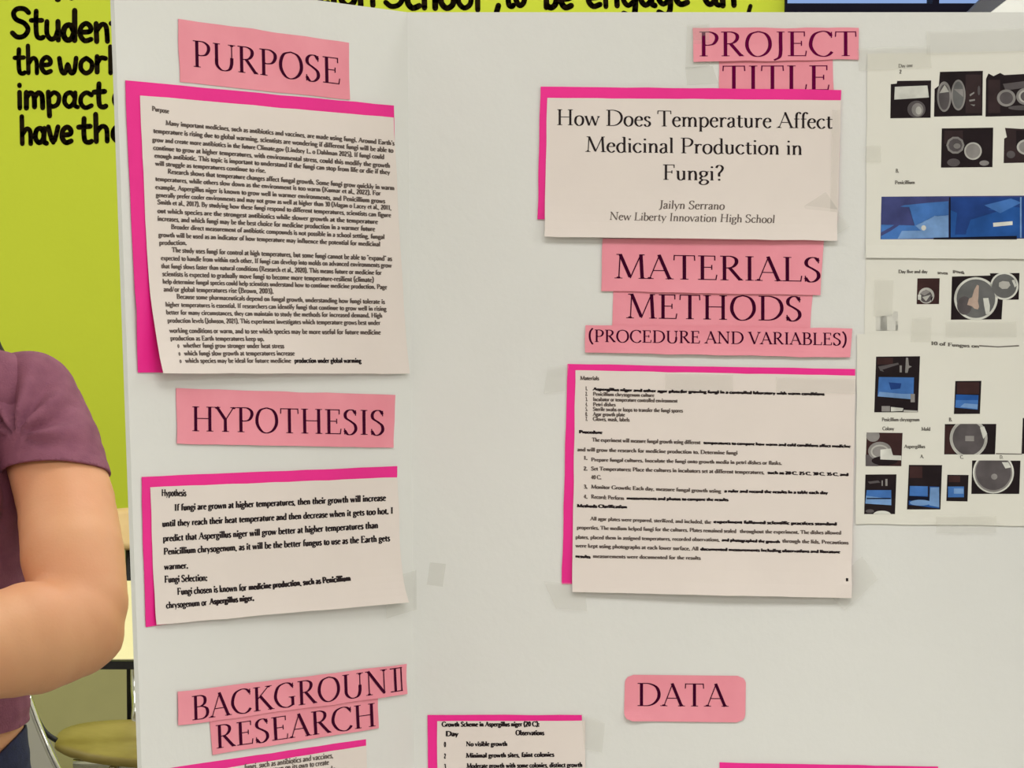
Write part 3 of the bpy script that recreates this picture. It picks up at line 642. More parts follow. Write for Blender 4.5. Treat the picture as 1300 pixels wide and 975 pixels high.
photo(t1, s1, *cA, [(341, 482), (534, 479), (531, 627), (338, 629)], ['k', ('kb', rc(350, 490, 420, 540)), ('g2', ell(392, 545, 34, 33, 10)), ('g1', ell(392, 545, 26, 25, 10)), ('g2', ell(398, 548, 13, 10)), ('g3', ell(458, 567, 33, 33)), ('g2', ell(458, 567, 27, 27)), ('g1', ell(385, 610, 24, 15)), ('g2', ell(500, 612, 18, 10))], 'print of a clear dish beside a filled dish')
photo(t1, s1, *cA, [(578, 480), (640, 484), (760, 478), (760, 608), (573, 612), (575, 520), (585, 515)], ['kb', ('k', rc(620, 490, 760, 560)), ('g3', ell(662, 552, 40, 30)), ('g2', ell(662, 552, 32, 23)), ('g1', ell(600, 580, 16, 14))], 'print cut by the photo edge, showing one pale dish')
photo(t1, s1, *cA, [(115, 738), (900, 732), (900, 894), (111, 898)], ['b4', ('b2', [(113, 898), (113, 800), (200, 770), (300, 760), (366, 755), (366, 892)]), ('b3', [(175, 896), (200, 850), (250, 820), (310, 800), (366, 795), (366, 890)]), ('b4', [(113, 872), (150, 852), (205, 818), (212, 824), (150, 866), (113, 886)]), ('w', ell(273, 855, 9, 10)),
      ('b1', rc(368, 740, 900, 892)), ('b5', [(368, 780), (480, 800), (560, 770), (640, 780), (640, 892), (368, 892)]), ('b1', [(400, 780), (450, 820), (430, 880), (390, 880)]), ('b2', [(500, 770), (600, 745), (640, 760), (560, 800)]), ('nk', rc(368, 740, 374, 892)), ('nk', [(310, 892), (622, 885), (622, 898), (310, 898)]), ('w', [(533, 836), (606, 830), (606, 844), (534, 851)]), ('b3', rc(634, 740, 640, 892))], 'wide blue print')
polys_mesh('printed_text', crop_lines([(178, 250, 232, 247, 'Day one'), (182, 272, 190, 272, '2'), (168, 643, 180, 643, 'B.'), (165, 687, 240, 686, 'Penicillium')], *cA, 4.4, .22, .12), s1.P, M['ink_pale'], t1, kind='stuff')
# middle page
s2, t2 = page_thing('narrow white page with three round dish photos, below the wide blue photo',
    [(1099, 328.5), (1455, 326), (1452, 445), (1097, 440)], .0004, None, tapes=[[(1110, 355), (1134, 355), (1132, 401), (1109, 401)], [(1158, 403), (1182, 403), (1181, 434), (1156, 434)], [(1200, 408), (1290, 408), (1290, 428), (1200, 428)]])
cB = (1080, 310, 5.1318)
photo(t2, s2, *cB, [(434, 223), (579, 222), (575, 390), (429, 391)], ['br', ('g3', ell(492, 335, 52, 52)), ('g1', ell(490, 340, 40, 40)), ('g2', [(450, 320), (490, 295), (520, 310), (480, 335)]), ('g3', [(465, 345), (520, 330), (505, 350), (490, 372)]), ('k', [(520, 350), (535, 340), (525, 375)]), ('w', rc(437, 330, 458, 362))], 'small dark print of a curled pale culture')
photo(t2, s2, *cB, [(659, 211), (912, 204), (990, 360), (982, 490), (652, 492)], ['k', ('w', ell(815, 355, 142, 140, 40)), ('dg', ell(815, 355, 126, 126, 40)), ('g1', ell(740, 400, 48, 60)), ('p', [(822, 265), (834, 270), (832, 345), (828, 372), (836, 408), (828, 425), (805, 420), (790, 405), (758, 395), (770, 355), (790, 345), (803, 300)]), ('w', [(862, 352), (896, 350), (906, 400), (904, 452), (880, 458), (868, 400)])], 'larger print of a dish with a wedge of culture')
photo(t2, s2, *cB, [(906, 190), (1099, 188), (1094, 361), (980, 363), (930, 300)], ['k', ('w', ell(1000, 273, 92, 90, 36)), ('dg', ell(1000, 273, 80, 78, 36)), ('g3', [(966, 250), (990, 240), (1030, 245), (1040, 268), (1020, 290), (985, 292), (964, 275)]), ('w', [(1048, 235), (1066, 232), (1080, 270), (1068, 282)])], 'print of a dish with a pale round culture')
polys_mesh('printed_text', crop_lines([(310, 182, 500, 182, 'Day five and day'), (565, 188, 632, 192, 'seven'), (665, 175, 740, 190, 'growth')], *cB, 4.0, .24, .14), s2.P, M['ink_pale'], t2, kind='stuff')
# bottom page
s3, t3 = page_thing('white page of blue screen photos and dish photos, lowest photo page at right',
    [(1088, 424), (1452, 428), (1450, 669), (1086, 665)], .0012, None, tapes=[[(1188, 655), (1264, 655), (1264, 676), (1188, 676)]])
cC = (1080, 420, 3.75)
photo(t3, s3, *cC, [(120, 123), (329, 121), (319, 387), (111, 388)], ['k', ('br', rc(125, 128, 200, 160)), ('g1', [(130, 170), (225, 152), (228, 160), (150, 185), (158, 195), (140, 190)]), ('g2', rc(232, 165, 242, 198)), ('g2', [(262, 128), (272, 128), (276, 165), (290, 170), (275, 178), (270, 200), (258, 200)]),
      ('b2', [(133, 220), (300, 222), (298, 300), (292, 326), (127, 312)]), ('b1', [(180, 245), (240, 250), (235, 275), (190, 280)]), ('b3', [(135, 290), (240, 300), (295, 300), (292, 326), (127, 312)]), ('g2', rc(284, 300, 304, 340)), ('g2', rc(146, 358, 186, 384)), ('w', [(190, 362), (250, 368), (245, 382), (190, 384)]), ('g3', [(250, 376), (317, 380), (316, 387), (250, 387)])], 'tall print of a bright blue screen')
photo(t3, s3, *cC, [(497, 239), (621, 238), (614, 395), (490, 396)], ['k', ('br', rc(505, 245, 610, 300)), ('b2', [(500, 303), (607, 306), (603, 375), (496, 365)]), ('b5', [(500, 303), (607, 306), (606, 330), (499, 330)]), ('b3', [(540, 345), (604, 350), (602, 372), (520, 362)])], 'small print of a blue screen alone on the right')
photo(t3, s3, *cC, [(75, 484), (246, 486), (240, 644), (70, 642)], ['br', ('g2', ell(105, 500, 32, 28)), ('g1', rc(70, 590, 130, 644)), ('g2', ell(138, 572, 56, 44)), ('g3', ell(138, 575, 44, 33)), ('g2', ell(138, 575, 36, 26)), ('k', ell(160, 618, 62, 22)), ('w', [(140, 565), (190, 560), (200, 592), (240, 594), (240, 616), (140, 612)])], 'print of a brown scene with a round lid')
photo(t3, s3, *cC, [(447, 444), (692, 443), (686, 588), (444, 588)], ['k', ('br', rc(447, 450, 495, 585)), ('w', ell(560, 512, 90, 92, 36)), ('g3', ell(560, 512, 90, 88, 36)), ('g1', ell(560, 512, 76, 80, 36)), ('g2', rc(544, 500, 586, 525)), ('w', [(614, 460), (634, 455), (648, 490), (630, 515)])], 'print of a grey dish cut at top and bottom')
photo(t3, s3, *cC, [(69, 684), (217, 683), (210, 872), (63, 872)], ['k', ('g1', [(80, 718), (130, 712), (140, 722), (90, 728)]), ('g2', rc(146, 712, 152, 738)), ('g2', rc(164, 705, 174, 738)), ('b2', [(75, 758), (192, 758), (192, 830), (68, 822)]), ('b3', [(72, 785), (192, 800), (192, 830), (68, 822)]), ('nk', [(75, 795), (190, 795), (190, 801), (75, 801)]), ('w', ell(148, 874, 42, 18)), ('g1', ell(90, 858, 20, 9))], 'print of a blue screen at the lower left corner')
photo(t3, s3, *cC, [(276, 638), (434, 639), (426, 850), (267, 850)], ['k', ('br', rc(280, 645, 340, 700)), ('b5', [(280, 738), (420, 742), (420, 845), (275, 828)]), ('b2', [(282, 738), (366, 740), (366, 785), (280, 785)]), ('b3', [(378, 745), (420, 745), (420, 840), (372, 830)]), ('k', rc(366, 645, 374, 808)), ('nk', [(275, 785), (374, 790), (374, 808), (275, 808)]), ('b3', ell(330, 818, 50, 14))], 'tall print with a dark post before blue light')
photo(t3, s3, *cC, [(459, 685), (560, 686), (555, 812), (454, 810)], ['k', ('br', rc(465, 690, 520, 720)), ('b2', rc(462, 741, 538, 792)), ('b3', rc(490, 750, 536, 775))], 'smallest dark print with a blue screen')
photo(t3, s3, *cC, [(577, 617), (807, 618), (801, 776), (573, 776)], ['k', ('w', ell(678, 675, 98, 99, 36)), ('g2', ell(678, 675, 90, 92, 36)), ('g1', ell(678, 672, 84, 86, 36)), ('g2', ell(682, 694, 15, 14)), ('w', [(718, 625), (748, 625), (762, 650), (735, 655)])], 'print of a wide grey dish at the lower right')
photo(t3, s3, *cC, [(818, 415), (960, 415), (960, 585), (812, 585)], ['k', ('g2', ell(905, 500, 60, 60)), ('g1', ell(905, 500, 50, 50))], 'print cut by the right edge of the photo')
polys_mesh('printed_text', crop_lines([(380, 62, 450, 66, '10 of'), (460, 68, 610, 76, 'Fungus on'), (147, 425, 327, 425, 'Penicillium chrysogenum'), (150, 468, 206, 468, 'Colony'), (335, 470, 378, 470, 'Mold'), (253, 553, 353, 553, 'Aspergillus'), (330, 600, 347, 600, 'A.'), (466, 425, 482, 425, 'B.'), (520, 603, 536, 603, 'C.'), (708, 603, 724, 603, 'D.')], *cC, 4.3, .22, .12)
           + [[(1080 + a / 3.75, 420 + b / 3.75) for a, b in q] for q in ([(610, 68), (700, 74), (700, 79), (610, 74)], [(700, 74), (800, 68), (800, 74), (700, 79)], [(690, 582), (815, 585), (815, 589), (690, 587)])], s3.P, M['ink_pale'], t3, kind='stuff')

# smudges: loose strips of clear tape stuck to the board itself
for q, pn in (([(546, 714), (566, 716), (562, 745), (542, 742)], 'C'), ([(870, 85), (905, 84), (912, 106), (872, 108)], 'C'), ([(1112, 395), (1140, 395), (1140, 420), (1112, 420)], 'C')):
    tape(board, q, pn, .0004)

# ------------------------------------------------------------------ lettering painted on the green wall
def on_wall(px, py, dh=0.0):
    a = (px - CXP) / FPX; b = (CYP - py) / FPX; d = FV + RV * a + UV * b
    return CAM + d * ((WY - dh) / d.y)
HAND = {  # x-height 0.62, strokes of a marker
 'S': (.62, [[(.56, .86), (.42, .98), (.2, .97), (.08, .82), (.16, .62), (.42, .5), (.54, .3), (.42, .08), (.2, .03), (.04, .16)]]),
 's': (.45, [[(.38, .54), (.24, .6), (.1, .52), (.14, .38), (.34, .26), (.34, .08), (.18, .01), (.05, .08)]]),
 't': (.44, [[(.18, .92), (.17, .5), (.2, .1), (.32, .02), (.4, .06)], [(.02, .6), (.36, .62)]]),
 'u': (.52, [[(.08, .6), (.08, .2), (.2, .02), (.34, .08), (.42, .3)], [(.43, .62), (.44, .0)]]),
 'd': (.54, [[(.42, .3), (.3, .52), (.14, .46), (.08, .22), (.18, .03), (.34, .08), (.42, .3)], [(.44, 1.02), (.44, .02)]]),
 'e': (.5, [[(.1, .3), (.38, .34), (.4, .5), (.26, .6), (.1, .46), (.08, .2), (.22, .02), (.42, .08)]]),
 'n': (.54, [[(.08, .6), (.1, .0)], [(.1, .36), (.26, .58), (.4, .5), (.44, .02)]]),
 'h': (.52, [[(.08, 1.02), (.1, .0)], [(.1, .34), (.26, .56), (.4, .46), (.42, .0)]]),
 'w': (.7, [[(.06, .6), (.14, .1), (.26, .04), (.34, .36), (.44, .04), (.56, .1), (.62, .6)]]),
 'o': (.52, [[(.26, .6), (.1, .46), (.08, .2), (.24, .02), (.42, .14), (.44, .42), (.26, .6)]]),
 'r': (.42, [[(.1, .6), (.1, .0)], [(.1, .34), (.22, .54), (.38, .52)]]),
 'l': (.26, [[(.12, 1.02), (.13, .0)]]), 'i': (.26, [[(.12, .62), (.13, .0)], [(.12, .86), (.12, .9)]]),
 'm': (.7, [[(.08, .6), (.08, .0)], [(.08, .4), (.2, .58), (.32, .46), (.34, .04)], [(.34, .4), (.46, .58), (.58, .46), (.6, .0)]]),
 'p': (.52, [[(.08, .6), (.12, -.32)], [(.1, .42), (.26, .58), (.42, .44), (.38, .14), (.22, .04), (.1, .14)]]),
 'a': (.52, [[(.4, .4), (.28, .58), (.12, .5), (.08, .22), (.22, .04), (.38, .2), (.42, .5)], [(.42, .58), (.4, .12), (.5, .02)]]),
 'c': (.48, [[(.42, .5), (.26, .6), (.1, .46), (.08, .2), (.22, .02), (.42, .1)]]),
 'v': (.5, [[(.05, .6), (.24, .02), (.42, .6)]]),
 'b': (.54, [[(.1, 1.02), (.1, .02)], [(.1, .36), (.26, .56), (.44, .42), (.42, .14), (.26, .01), (.1, .1)]]),
 'g': (.54, [[(.42, .44), (.26, .6), (.1, .46), (.1, .2), (.24, .04), (.42, .2)], [(.44, .6), (.44, -.14), (.3, -.32), (.1, -.22)]]),
 ',': (.2, [[(.12, .1), (.06, -.14)]]), 'y': (.5, [[(.06, .6), (.24, .1)], [(.44, .6), (.12, -.34)]]), ' ': (.25, []) }
def hand_polys(s_, x0, y0, x1, y1, cap, w, slant=0.0):
    tot = sum(HAND[c][0] for c in s_); dx, dy = (x1 - x0) / tot, (y1 - y0) / tot; X = 0; out = []
    for ch in s_:
        adv, st = HAND[ch]; jy = random.uniform(-.03, .03)
        for pts in st:
            pp = [(x0 + (X + a) * dx + slant * b * cap, y0 + (X + a) * dy - (b + jy) * cap) for a, b in pts]
            pp = crom(pp, 4) if len(pp) > 2 else pp
            ws = w * random.uniform(.92, 1.1); ribbon(pp, lambda a, b: ws, out)
            for p in pp: out.append([(p[0] + ws / 2 * math.cos(k * math.pi / 4), p[1] - ws / 2 * math.sin(k * math.pi / 4)) for k in range(8)])
        X += adv
    return out
let = []
def wl(s_, x0, y0, x1, y1, cap, w, slant=0.0):
    let.append(hand_polys(s_, x0, y0, x1, y1, cap, w, slant))
wl('Students', 14, 47, 176, 55, 38, 6.8)
wl('the', 18, 93, 67, 94, 34, 6); wl('world', 73, 93, 166, 92, 33, 6)
wl('impact', 20, 138, 136, 136, 33, 6.2); wl('on', 143, 136, 180, 136, 33, 6.2)
wl('have', 25, 182, 93, 182, 34, 6.2); wl('the', 99, 181, 162, 179, 34, 6.2)
wl('y', 70, -14, 84, -14, 36, 8); wl('y', 88, -16, 100, -16, 36, 8)
wl('tion', 398, 5, 478, 9, 38, 7); wl('School', 488, 9, 612, 12, 38, 7); wl(',', 628, 10, 636, 10, 36, 7); wl('to', 640, 8, 668, 9, 38, 7); wl('be', 690, 10, 728, 10, 38, 7)
wl('engage', 744, 9, 876, 6, 38, 7); wl('an', 892, 6, 936, 7, 38, 7); wl(',', 948, 10, 956, 12, 36, 5)
V, F = [], []
for polys in let:
    for pl in polys:
        n = len(V); V += [on_wall(x, y, .0006) for x, y in pl]; F.append(tuple(range(n, n + len(pl))))
mesh_obj('painted_lettering', V, F, M['wall_ink'], wall_back)

# ------------------------------------------------------------------ furniture
def part_tube(name, path, r, m, parent, n=0):
    V, F = tube(smooth_path(path, n) if n else path, r); return mesh_obj(name, V, F, m, parent, smooth=True)
def part_box(name, lst, m, parent):
    V, F = boxes(lst); return mesh_obj(name, V, F, m, parent)
# table under the board
tz = base_z - 0.001
dt = empty('folding_table', (0.25, 2.3, 0), 'folding table that carries the display board, below the photo edge', 'table')
part_box('tabletop', [((-0.65, 1.85, tz - .035), (1.15, 2.62, tz))], M['white_trim'], dt)
for x in (-.55, 1.05):
    for y in (1.93, 2.54): part_tube('leg', [(x, y, 0), (x, y, tz - .035)], .014, M['chrome'], dt)
# cream classroom table behind the person
TD0, TD1 = 4.412, 5.0
ct = empty('classroom_table', (-.75, 4.7, 0), 'cream-topped classroom table with black edge behind the person, by the green wall', 'table')
tx0, tx1 = -1.9, 0.1
def ctz(): return 0.74
part_box('tabletop', [((tx0, TD0 + .006, .7285), (tx1, TD1, .7415))], M['table_top'], ct)
part_box('edging', [((tx0, TD0 - .004, .7285), (tx1, TD0 + .006, .7405)), ((tx0, TD1, .7285), (tx1, TD1 + .008, .7405))], M['black_edge'], ct)
xl = -0.49
for x in (tx0 + .1, xl):
    for y in (TD0 + .06, TD1 - .08): part_tube('leg', [(x, y, 0), (x, y, .7285)], .0068, M['chrome'] if y < 4.6 else M['chrome'], ct)

def shell(fn, nu, nv, th, name, m, parent):
    def nf(u, v):
        e = 1e-3; p = fn(u, v); a = fn(min(1, u + e), v) - fn(max(0, u - e), v); b = fn(u, min(1, v + e)) - fn(u, max(0, v - e))
        return p, a.cross(b).normalized()
    V, F = solid_grid(nf, nu, nv, th); return mesh_obj(name, V, F, m, parent, smooth=True)
def sup(u, v, p=3.2):   # square -> superellipse disc coordinates in [-1,1]
    x, y = 2 * u - 1, 2 * v - 1; r = max(abs(x), abs(y)) or 1e-6; l = (abs(x) ** p + abs(y) ** p) ** (1 / p) or 1e-6
    return x * r / l, y * r / l
def school_chair(loc, rz, label, m_seat, m_back, seat_z=.45, back_z=(.64, .80), wid=.20, dep=.19, sup_x=.84, leg_x=.86, lean=.02):
    t_ = empty('school_chair', loc, label, 'chair'); R = Matrix.Rotation(rz, 4, 'Z'); L = Vector(loc)
    def tr(x, y, z): return L + R @ Vector((x, y, z))          # chair faces -Y
    def seat(u, v):
        x, y = sup(u, v, 2.7); return tr(x * wid, y * dep, seat_z + .012 * x * x - .02 * max(0, -y - .5) + .01 * y * y)
    shell(seat, 16, 14, .012, 'seat', m_seat, t_)
    zc, zh = (back_z[0] + back_z[1]) / 2, (back_z[1] - back_z[0]) / 2
    def back(u, v):
        x, z = sup(u, v, 4); return tr(x * wid * .95, .20 - .03 * x * x + lean * z, zc + z * zh)
    shell(back, 16, 8, .010, 'backrest', m_back, t_)
    for sx in (-1, 1):
        V, F = tube(smooth_path([tr(sx * wid * leg_x, -.17, 0), tr(sx * wid * leg_x, -.13, seat_z - .06), tr(sx * wid * leg_x, -.08, seat_z - .022), tr(sx * wid * leg_x, .08, seat_z - .022)], 5), .009)
        mesh_obj('leg', V, F, M['chrome'], t_, smooth=True)
        V, F = tube(smooth_path([tr(sx * wid * .9, .24, 0), tr(sx * wid * sup_x, .12, seat_z - .03), tr(sx * wid * sup_x, .17, seat_z + .08), tr(sx * wid * sup_x, .212 + max(0, lean - .02) * .8, back_z[1] - .04)], 5), .009)
        mesh_obj('leg', V, F, M['chrome'], t_, smooth=True)
    V, F = tube([tr(-wid * .84, -.05, seat_z - .022), tr(wid * .84, -.05, seat_z - .022)], .008); mesh_obj('crossbar', V, F, M['chrome'], t_, smooth=True)
    return t_
cx_ = PX(64, 940, 5.2).x + .215
tan_chair = school_chair((cx_, 5.15, 0), 0, 'tan wooden school chair tucked under the far side of the cream table', M['olive'], M['wood'], wid=.215, back_z=(.735, .80), dep=.125, sup_x=.475, seat_z=.436, leg_x=.5)
part_tube('support_strut', [(cx_ - .475 * .215 - .013, 5.33, .42), (cx_ - .475 * .215 - .013, 5.35, .76)], .0045, M['black_edge'], tan_chair)
gx = PX(2, 900, 4.0).x
grey_chair = school_chair((gx + .180, 3.98, 0), math.radians(84), 'grey plastic school chair seen side-on between the person and the table', M['grey_plastic'], M['grey_plastic'], back_z=(.52, .80), wid=.19, lean=.056)

part_tube('side_rail', [PX(34, 880, 3.93), PX(50, 924, 3.93), PX(68, 965, 3.93), PX(92, 1010, 3.95)], .0045, M['chrome'], grey_chair, 4)
part_tube('rim', [PX(36, 880, 3.96), PX(47, 912, 3.96), PX(58, 930, 3.96), PX(72, 940, 3.96)], .0035, M['black_edge'], grey_chair, 4)
# ------------------------------------------------------------------ the person (arms crossed, mostly outside the frame)
def evaluated(name, V, F, voxel, smooth_it=4, parent=None, m=None, post=None, **props):
    me = bpy.data.meshes.new('tmp'); me.from_pydata([tuple(v) for v in V], [], F); me.update()
    o = bpy.data.objects.new('tmp', me); C.objects.link(o)
    r = o.modifiers.new('r', 'REMESH'); r.mode = 'VOXEL'; r.voxel_size = voxel; r.use_smooth_shade = True
    if smooth_it:
        s_ = o.modifiers.new('s', 'SMOOTH'); s_.factor = .5; s_.iterations = smooth_it
    bpy.context.view_layer.update()
    dg = bpy.context.evaluated_depsgraph_get(); me2 = bpy.data.meshes.new_from_object(o.evaluated_get(dg))
    bpy.data.objects.remove(o); bpy.data.meshes.remove(me)
    bm = bmesh.new(); bm.from_mesh(me2)
    if post: post(bm)
    org = parent_loc(parent)
    for v in bm.verts: v.co = v.co - org
    bm.to_mesh(me2); bm.free(); me2.materials.clear(); me2.materials.append(m)
    for p in me2.polygons: p.use_smooth = True
    ob = bpy.data.objects.new(name, me2); C.objects.link(ob); ob.parent = parent
    for k, v in props.items(): ob[k] = v
    return ob
_sph = None
def sphere_tmpl():
    global _sph
    if _sph is None:
        b = bmesh.new(); bmesh.ops.create_icosphere(b, subdivisions=3, radius=1); b.verts.ensure_lookup_table()
        _sph = ([v.co.copy() for v in b.verts], [tuple(x.index for x in f.verts) for f in b.faces]); b.free()
    return _sph
class Blob:
    def __init__(s): s.V = []; s.F = []
    def ell(s, c, r, rot=None):
        v, f = sphere_tmpl(); n = len(s.V); c = Vector(c)
        rr = Vector(r) if not isinstance(r, (int, float)) else Vector((r, r, r))
        for p in v:
            q = Vector((p.x * rr.x, p.y * rr.y, p.z * rr.z)); s.V.append(c + (rot @ q if rot else q))
        s.F += [tuple(i + n for i in t_) for t_ in f]
    def limb(s, pts, step=.35):
        pts = [(Vector(p), r) for p, r in pts]
        for (a, ra), (b, rb) in zip(pts, pts[1:]):
            ra3 = Vector(ra) if not isinstance(ra, (int, float)) else Vector((ra,) * 3); rb3 = Vector(rb) if not isinstance(rb, (int, float)) else Vector((rb,) * 3)
            n = max(1, int((b - a).length / (min(min(ra3), min(rb3)) * step)))
            for k in range(n + 1): t_ = k / n; s.ell(a.lerp(b, t_), ra3.lerp(rb3, t_))
PC = PX(-158, 505, 3.24); pcx, pcy = PC.x, PC.y
person = empty('person', (pcx, pcy, 0), 'person in mauve t-shirt with arms crossed, cut by the left edge', 'person')
shL = PX(42, 512, 3.25); elL = PX(97, 786, 3.10); wrL = PX(-105, 838, 2.985)
shR = PX(-358, 512, 3.25); elR = PX(-450, 780, 3.12); wrR = PX(-188, 772, 3.10)
shz = shL.z
def fingers(b, wrist, palm_dir, up, curl, L=.17, sgn=1):
    d = palm_dir.normalized(); up = up.normalized(); nrm = d.cross(up).normalized() * curl
    palm_c = wrist + d * .045
    b.limb([(wrist, .024), (palm_c, (.034, .022, .034)), (wrist + d * .08, (.03, .018, .036))])
    for i, (o, l) in enumerate(((.027, .068), (.009, .076), (-.010, .070), (-.028, .055))):
        p = wrist + d * .082 + up * o; q = p + d * l * .42 + nrm * .006; r_ = q + d * l * .3 + nrm * .014; e = r_ + d * l * .18 + nrm * .014
        b.limb([(p, .0095), (q, .0088), (r_, .0082), (e, .0072)])
    p = wrist + d * .03 + up * .028; b.limb([(p, .013), (p + d * .028 + up * .026, .0115), (p + d * .058 + up * .034, .0095)])
b = Blob()
waist_z = 1.02; hipz = .86
b.limb([((pcx, pcy, hipz - .04), (.150, .105, .10)), ((pcx, pcy, .93), (.147, .10, .08)), ((pcx, pcy, 1.03), (.132, .09, .08)), ((pcx, pcy, 1.18), (.145, .10, .09)), ((pcx, pcy, 1.27), (.135, .09, .07))])
b.limb([((pcx - .10, pcy, shz + .005), .05), ((pcx, pcy + .01, shz + .04), .055), ((pcx + .10, pcy, shz + .005), .05)])
for sx in (-1, 1): b.ell((pcx + sx * .07, pcy - .07, 1.185), (.062, .055, .058))
b.limb([((pcx, pcy + .01, shz + .04), .055), ((pcx, pcy - .005, shz + .14), .05)])
HZ = shz + .225
b.ell((pcx, pcy - .005, HZ + .02), (.073, .092, .095)); b.ell((pcx, pcy - .028, HZ - .038), (.060, .064, .07)); b.ell((pcx, pcy - .062, HZ - .085), (.026, .026, .022))
b.limb([((pcx, pcy - .092, HZ + .012), .010), ((pcx, pcy - .106, HZ - .022), .013)]); b.ell((pcx - .012, pcy - .099, HZ - .026), .009); b.ell((pcx + .012, pcy - .099, HZ - .026), .009)
for sx in (-1, 1): b.ell((pcx + sx * .073, pcy + .005, HZ), (.009, .02, .031)); b.ell((pcx + sx * .032, pcy - .068, HZ - .028), (.02, .014, .02))
b.limb([((pcx - .03, pcy - .085, HZ + .032), .011), ((pcx + .03, pcy - .085, HZ + .032), .011)])
# arms
elLo = elL + Vector((.0, 0, 0))
b.limb([(PX(36, 512, 3.25), .047), (PX(64, 570, 3.22), .049), (PX(84, 640, 3.18), .0505), (PX(92, 705, 3.14), .053), (PX(103, 765, 3.11), .0475), (PX(90, 795, 3.09), .050)])
b.limb([(PX(92, 800, 3.09), .0480), (PX(40, 810, 3.06), .056), (PX(-20, 824, 3.03), .051), (wrL, (.036, .03, .034))])
b.ell(PX(113, 803, 3.10), (.036, .035, .036))
b.limb([(shR, .050), (shR.lerp(elR, .5), .048), (elR, .044)]); b.limb([(elR, .044), (elR.lerp(wrR, .35), .047), (wrR, (.03, .03, .03))])
fingers(b, wrR, (PX(38, 744, 3.10) - wrR), Vector((0.0, -.9, .5)), 1)
fingers(b, wrL, (PX(-330, 800, 3.05) - wrL), Vector((0, -.2, 1)), -1)
# legs and feet
for sx in (-1, 1):
    b.limb([((pcx + sx * .068, pcy, hipz - .02), (.082, .092, .085)), ((pcx + sx * .095, pcy - .01, .48), (.056, .058, .056)), ((pcx + sx * .098, pcy + .01, .34), (.052, .056, .05)), ((pcx + sx * .10, pcy + .02, .09), (.034, .036, .034))])
    b.limb([((pcx + sx * .10, pcy + .03, .045), .036), ((pcx + sx * .105, pcy - .10, .032), (.036, .03, .028))])
evaluated('body', b.V, b.F, .0055, 5, person, M['skin'])
# shirt
sb_ = Blob()
sb_.limb([((pcx, pcy, .89), (.154, .114, .06)), ((pcx, pcy, 1.03), (.154, .108, .08)), ((pcx, pcy, 1.18), (.165, .114, .09)), ((pcx, pcy, 1.26), (.155, .100, .07)), ((pcx, pcy, shz - .005), (.145, .075, .045))])
for sx in (-1, 1): sb_.ell((pcx + sx * .07, pcy - .075, 1.19), (.07, .058, .064))
sb_.limb([((pcx - .125, pcy, shz + .006), .050), ((pcx, pcy + .01, shz + .030), .06), ((pcx + .125, pcy, shz + .006), .050)])
armpit = PX(20, 545, 3.19)
def shirt_post(bm):
    bmesh.ops.bisect_plane(bm, geom=bm.verts[:] + bm.edges[:] + bm.faces[:], plane_co=(pcx, pcy, .943), plane_no=(0, 0, -1), clear_outer=True)
    # neckline
    nk = Vector((pcx, pcy - .02, shz + .085)); kill = [v for v in bm.verts if (v.co - nk).length < .062]
    bmesh.ops.delete(bm, geom=kill, context='VERTS')
    bm.normal_update()
    for v in bm.verts: v.co += v.normal * .0018 * noise.noise(v.co * 18)
shirt = evaluated('t_shirt', sb_.V, sb_.F, .0048, 5, person, M['shirt'], shirt_post)
so = shirt.modifiers.new('s', 'SOLIDIFY'); so.thickness = .0022; so.offset = -1
def sleeve(pts, hem, no, ap, sgx):
    sl = Blob(); sl.limb(pts)
    def post(bm):
        bmesh.ops.bisect_plane(bm, geom=bm.verts[:] + bm.edges[:] + bm.faces[:], plane_co=hem, plane_no=no, clear_outer=True)
        bm.normal_update()
        for v in bm.verts:
            dx = (v.co.x - ap.x) * sgx; dz = v.co.z - ap.z; r_ = math.hypot(dx, dz)
            w = max(0, min(1, r_ / .02)) * max(0, 1 - (r_ / .092) ** 2)
            ang = math.atan2(dz, dx); w *= 1 / (1 + math.exp(-(ang + .1) * 9))
            c_ = math.sin(ang * 9 + 1.2 * noise.noise(v.co * 12) + r_ * 10)
            w *= max(0, -v.normal.y) ** .6
            v.co += v.normal * ((.0095 if sgx > 0 else .003) * w * c_ + .0010 * noise.noise(v.co * 25))
            d = (v.co - hem).dot(no)
            if -.014 < d < -.0115: v.co -= v.normal * .0008
    o = evaluated('sleeve', sl.V, sl.F, .0042, 4, shirt, M['shirt'], post)
    q = o.modifiers.new('s', 'SOLIDIFY'); q.thickness = .0022; q.offset = -1
sleeve([(PX(30, 508, 3.25), .051), (PX(36, 510, 3.25), .053), (PX(62, 570, 3.215), .0545), (PX(80, 635, 3.18), .054), (PX(86, 680, 3.16), .053)], PX(76, 602, 3.20), Vector((.0, -.44, -1)).normalized(), PX(20, 555, 3.17), 1)
sleeve([(shR, .054), (shR.lerp(elR, .3), .056), (shR.lerp(elR, .6), .054)], shR.lerp(elR, .4), (elR - shR).normalized(), shR + Vector((.03, -.05, -.03)), -1)
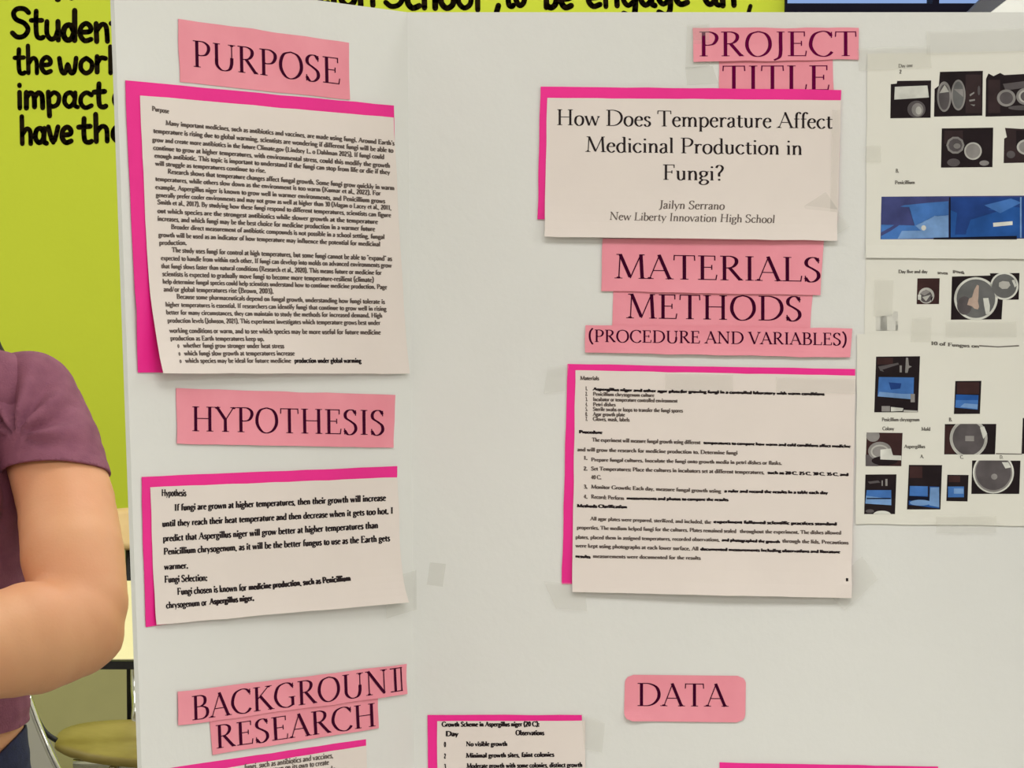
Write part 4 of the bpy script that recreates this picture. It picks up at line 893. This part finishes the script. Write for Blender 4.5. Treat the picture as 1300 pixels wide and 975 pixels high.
# jeans
jb = Blob()
jb.limb([((pcx, pcy, hipz - .05), (.160, .118, .09)), ((pcx, pcy, .93), (.1515, .108, .06))])
for sx in (-1, 1):
    jb.limb([((pcx + sx * .078, pcy, hipz - .07), (.088, .108, .09)), ((pcx + sx * .098, pcy - .01, .48), (.072, .075, .06)), ((pcx + sx * .10, pcy + .015, .10), (.062, .068, .05))])
def jeans_post(bm):
    xs = pcx + .07; al = lambda: bm.verts[:] + bm.edges[:] + bm.faces[:]
    bmesh.ops.bisect_plane(bm, geom=al(), plane_co=(xs, pcy, .9), plane_no=(1, 0, 0))
    def part(side):
        f = [f for f in bm.faces if (f.calc_center_median().x > xs) == side]; e = {e for x in f for e in x.edges}; v = {v for x in f for v in x.verts}
        return list(v) + list(e) + f
    bmesh.ops.bisect_plane(bm, geom=part(True), plane_co=(pcx + .152, pcy, .940), plane_no=(-.85, 0, 1), clear_outer=True)
    bmesh.ops.bisect_plane(bm, geom=part(False), plane_co=(xs, pcy, .870), plane_no=(0, 0, 1), clear_outer=True)
    bmesh.ops.bisect_plane(bm, geom=bm.verts[:] + bm.edges[:] + bm.faces[:], plane_co=(pcx, pcy, .075), plane_no=(0, 0, -1), clear_outer=True)
jeans = evaluated('jeans', jb.V, jb.F, .008, 4, person, M['jeans'], jeans_post)
so = jeans.modifiers.new('s', 'SOLIDIFY'); so.thickness = .003; so.offset = -1
# hair falling behind the shoulder
hb = Blob()
hb.ell((pcx, pcy + .018, HZ + .035), (.083, .094, .098))
hb.limb([((pcx, pcy + .05, HZ), (.085, .055, .07)), ((pcx, pcy + .075, shz + .06), (.10, .04, .06)), ((pcx, pcy + .11, shz - .12), (.10, .028, .05))])
for sx in (-1, 1): hb.limb([((pcx + sx * .07, pcy - .005, HZ + .05), .022), ((pcx + sx * .082, pcy + .01, HZ - .06), .024), ((pcx + sx * .085, pcy + .055, shz + .06), .03), ((pcx + sx * .097, pcy + .075, shz + .01), .034), ((pcx + sx * .085, pcy + .11, shz - .12), .025)])
def hair_post(bm):
    kill = [v for v in bm.verts if v.co.y < pcy - .045 and v.co.z < HZ + .07 and abs(v.co.x - pcx) < .066]
    for v in bm.verts:
        v.co += (v.co - Vector((pcx, pcy, v.co.z))).normalized() * .0035 * math.sin(math.atan2(v.co.y - pcy, v.co.x - pcx) * 34 + v.co.z * 20)
    bmesh.ops.delete(bm, geom=kill, context='VERTS')
evaluated('hair', hb.V, hb.F, .006, 3, person, M['hair'], hair_post)
fb = Blob(); 
for sx in (-1, 1):
    e_ = Blob(); e_.ell((pcx + sx * .029, pcy - .0815, HZ + .012), (.0135, .0115, .0085)); evaluated('eye', e_.V, e_.F, .002, 0, person, M['eye'])
    e_ = Blob(); e_.ell((pcx + sx * .029, pcy - .0895, HZ + .012), (.0058, .0042, .0058)); evaluated('iris', e_.V, e_.F, .0015, 0, person, M['iris'])
    e_ = Blob(); e_.limb([((pcx + sx * .018, pcy - .094, HZ + .036), .0035), ((pcx + sx * .045, pcy - .086, HZ + .036), .003)]); evaluated('eyebrow', e_.V, e_.F, .002, 0, person, M['hair'])
    e_ = Blob(); e_.limb([((pcx + sx * .10, pcy + .045, .04), (.046, .046, .04)), ((pcx + sx * .106, pcy - .12, .034), (.044, .04, .033))]); 
    for i_, v_ in enumerate(e_.V):
        if v_.z < .001: v_.z = .001
    evaluated('shoe', e_.V, e_.F, .006, 2, person, M['shoe'])
e_ = Blob(); e_.limb([((pcx - .02, pcy - .088, HZ - .052), (.006, .006, .005)), ((pcx, pcy - .094, HZ - .052), (.008, .007, .008)), ((pcx + .02, pcy - .088, HZ - .052), (.006, .006, .005))]); evaluated('lips', e_.V, e_.F, .002, 1, person, M['lip'])
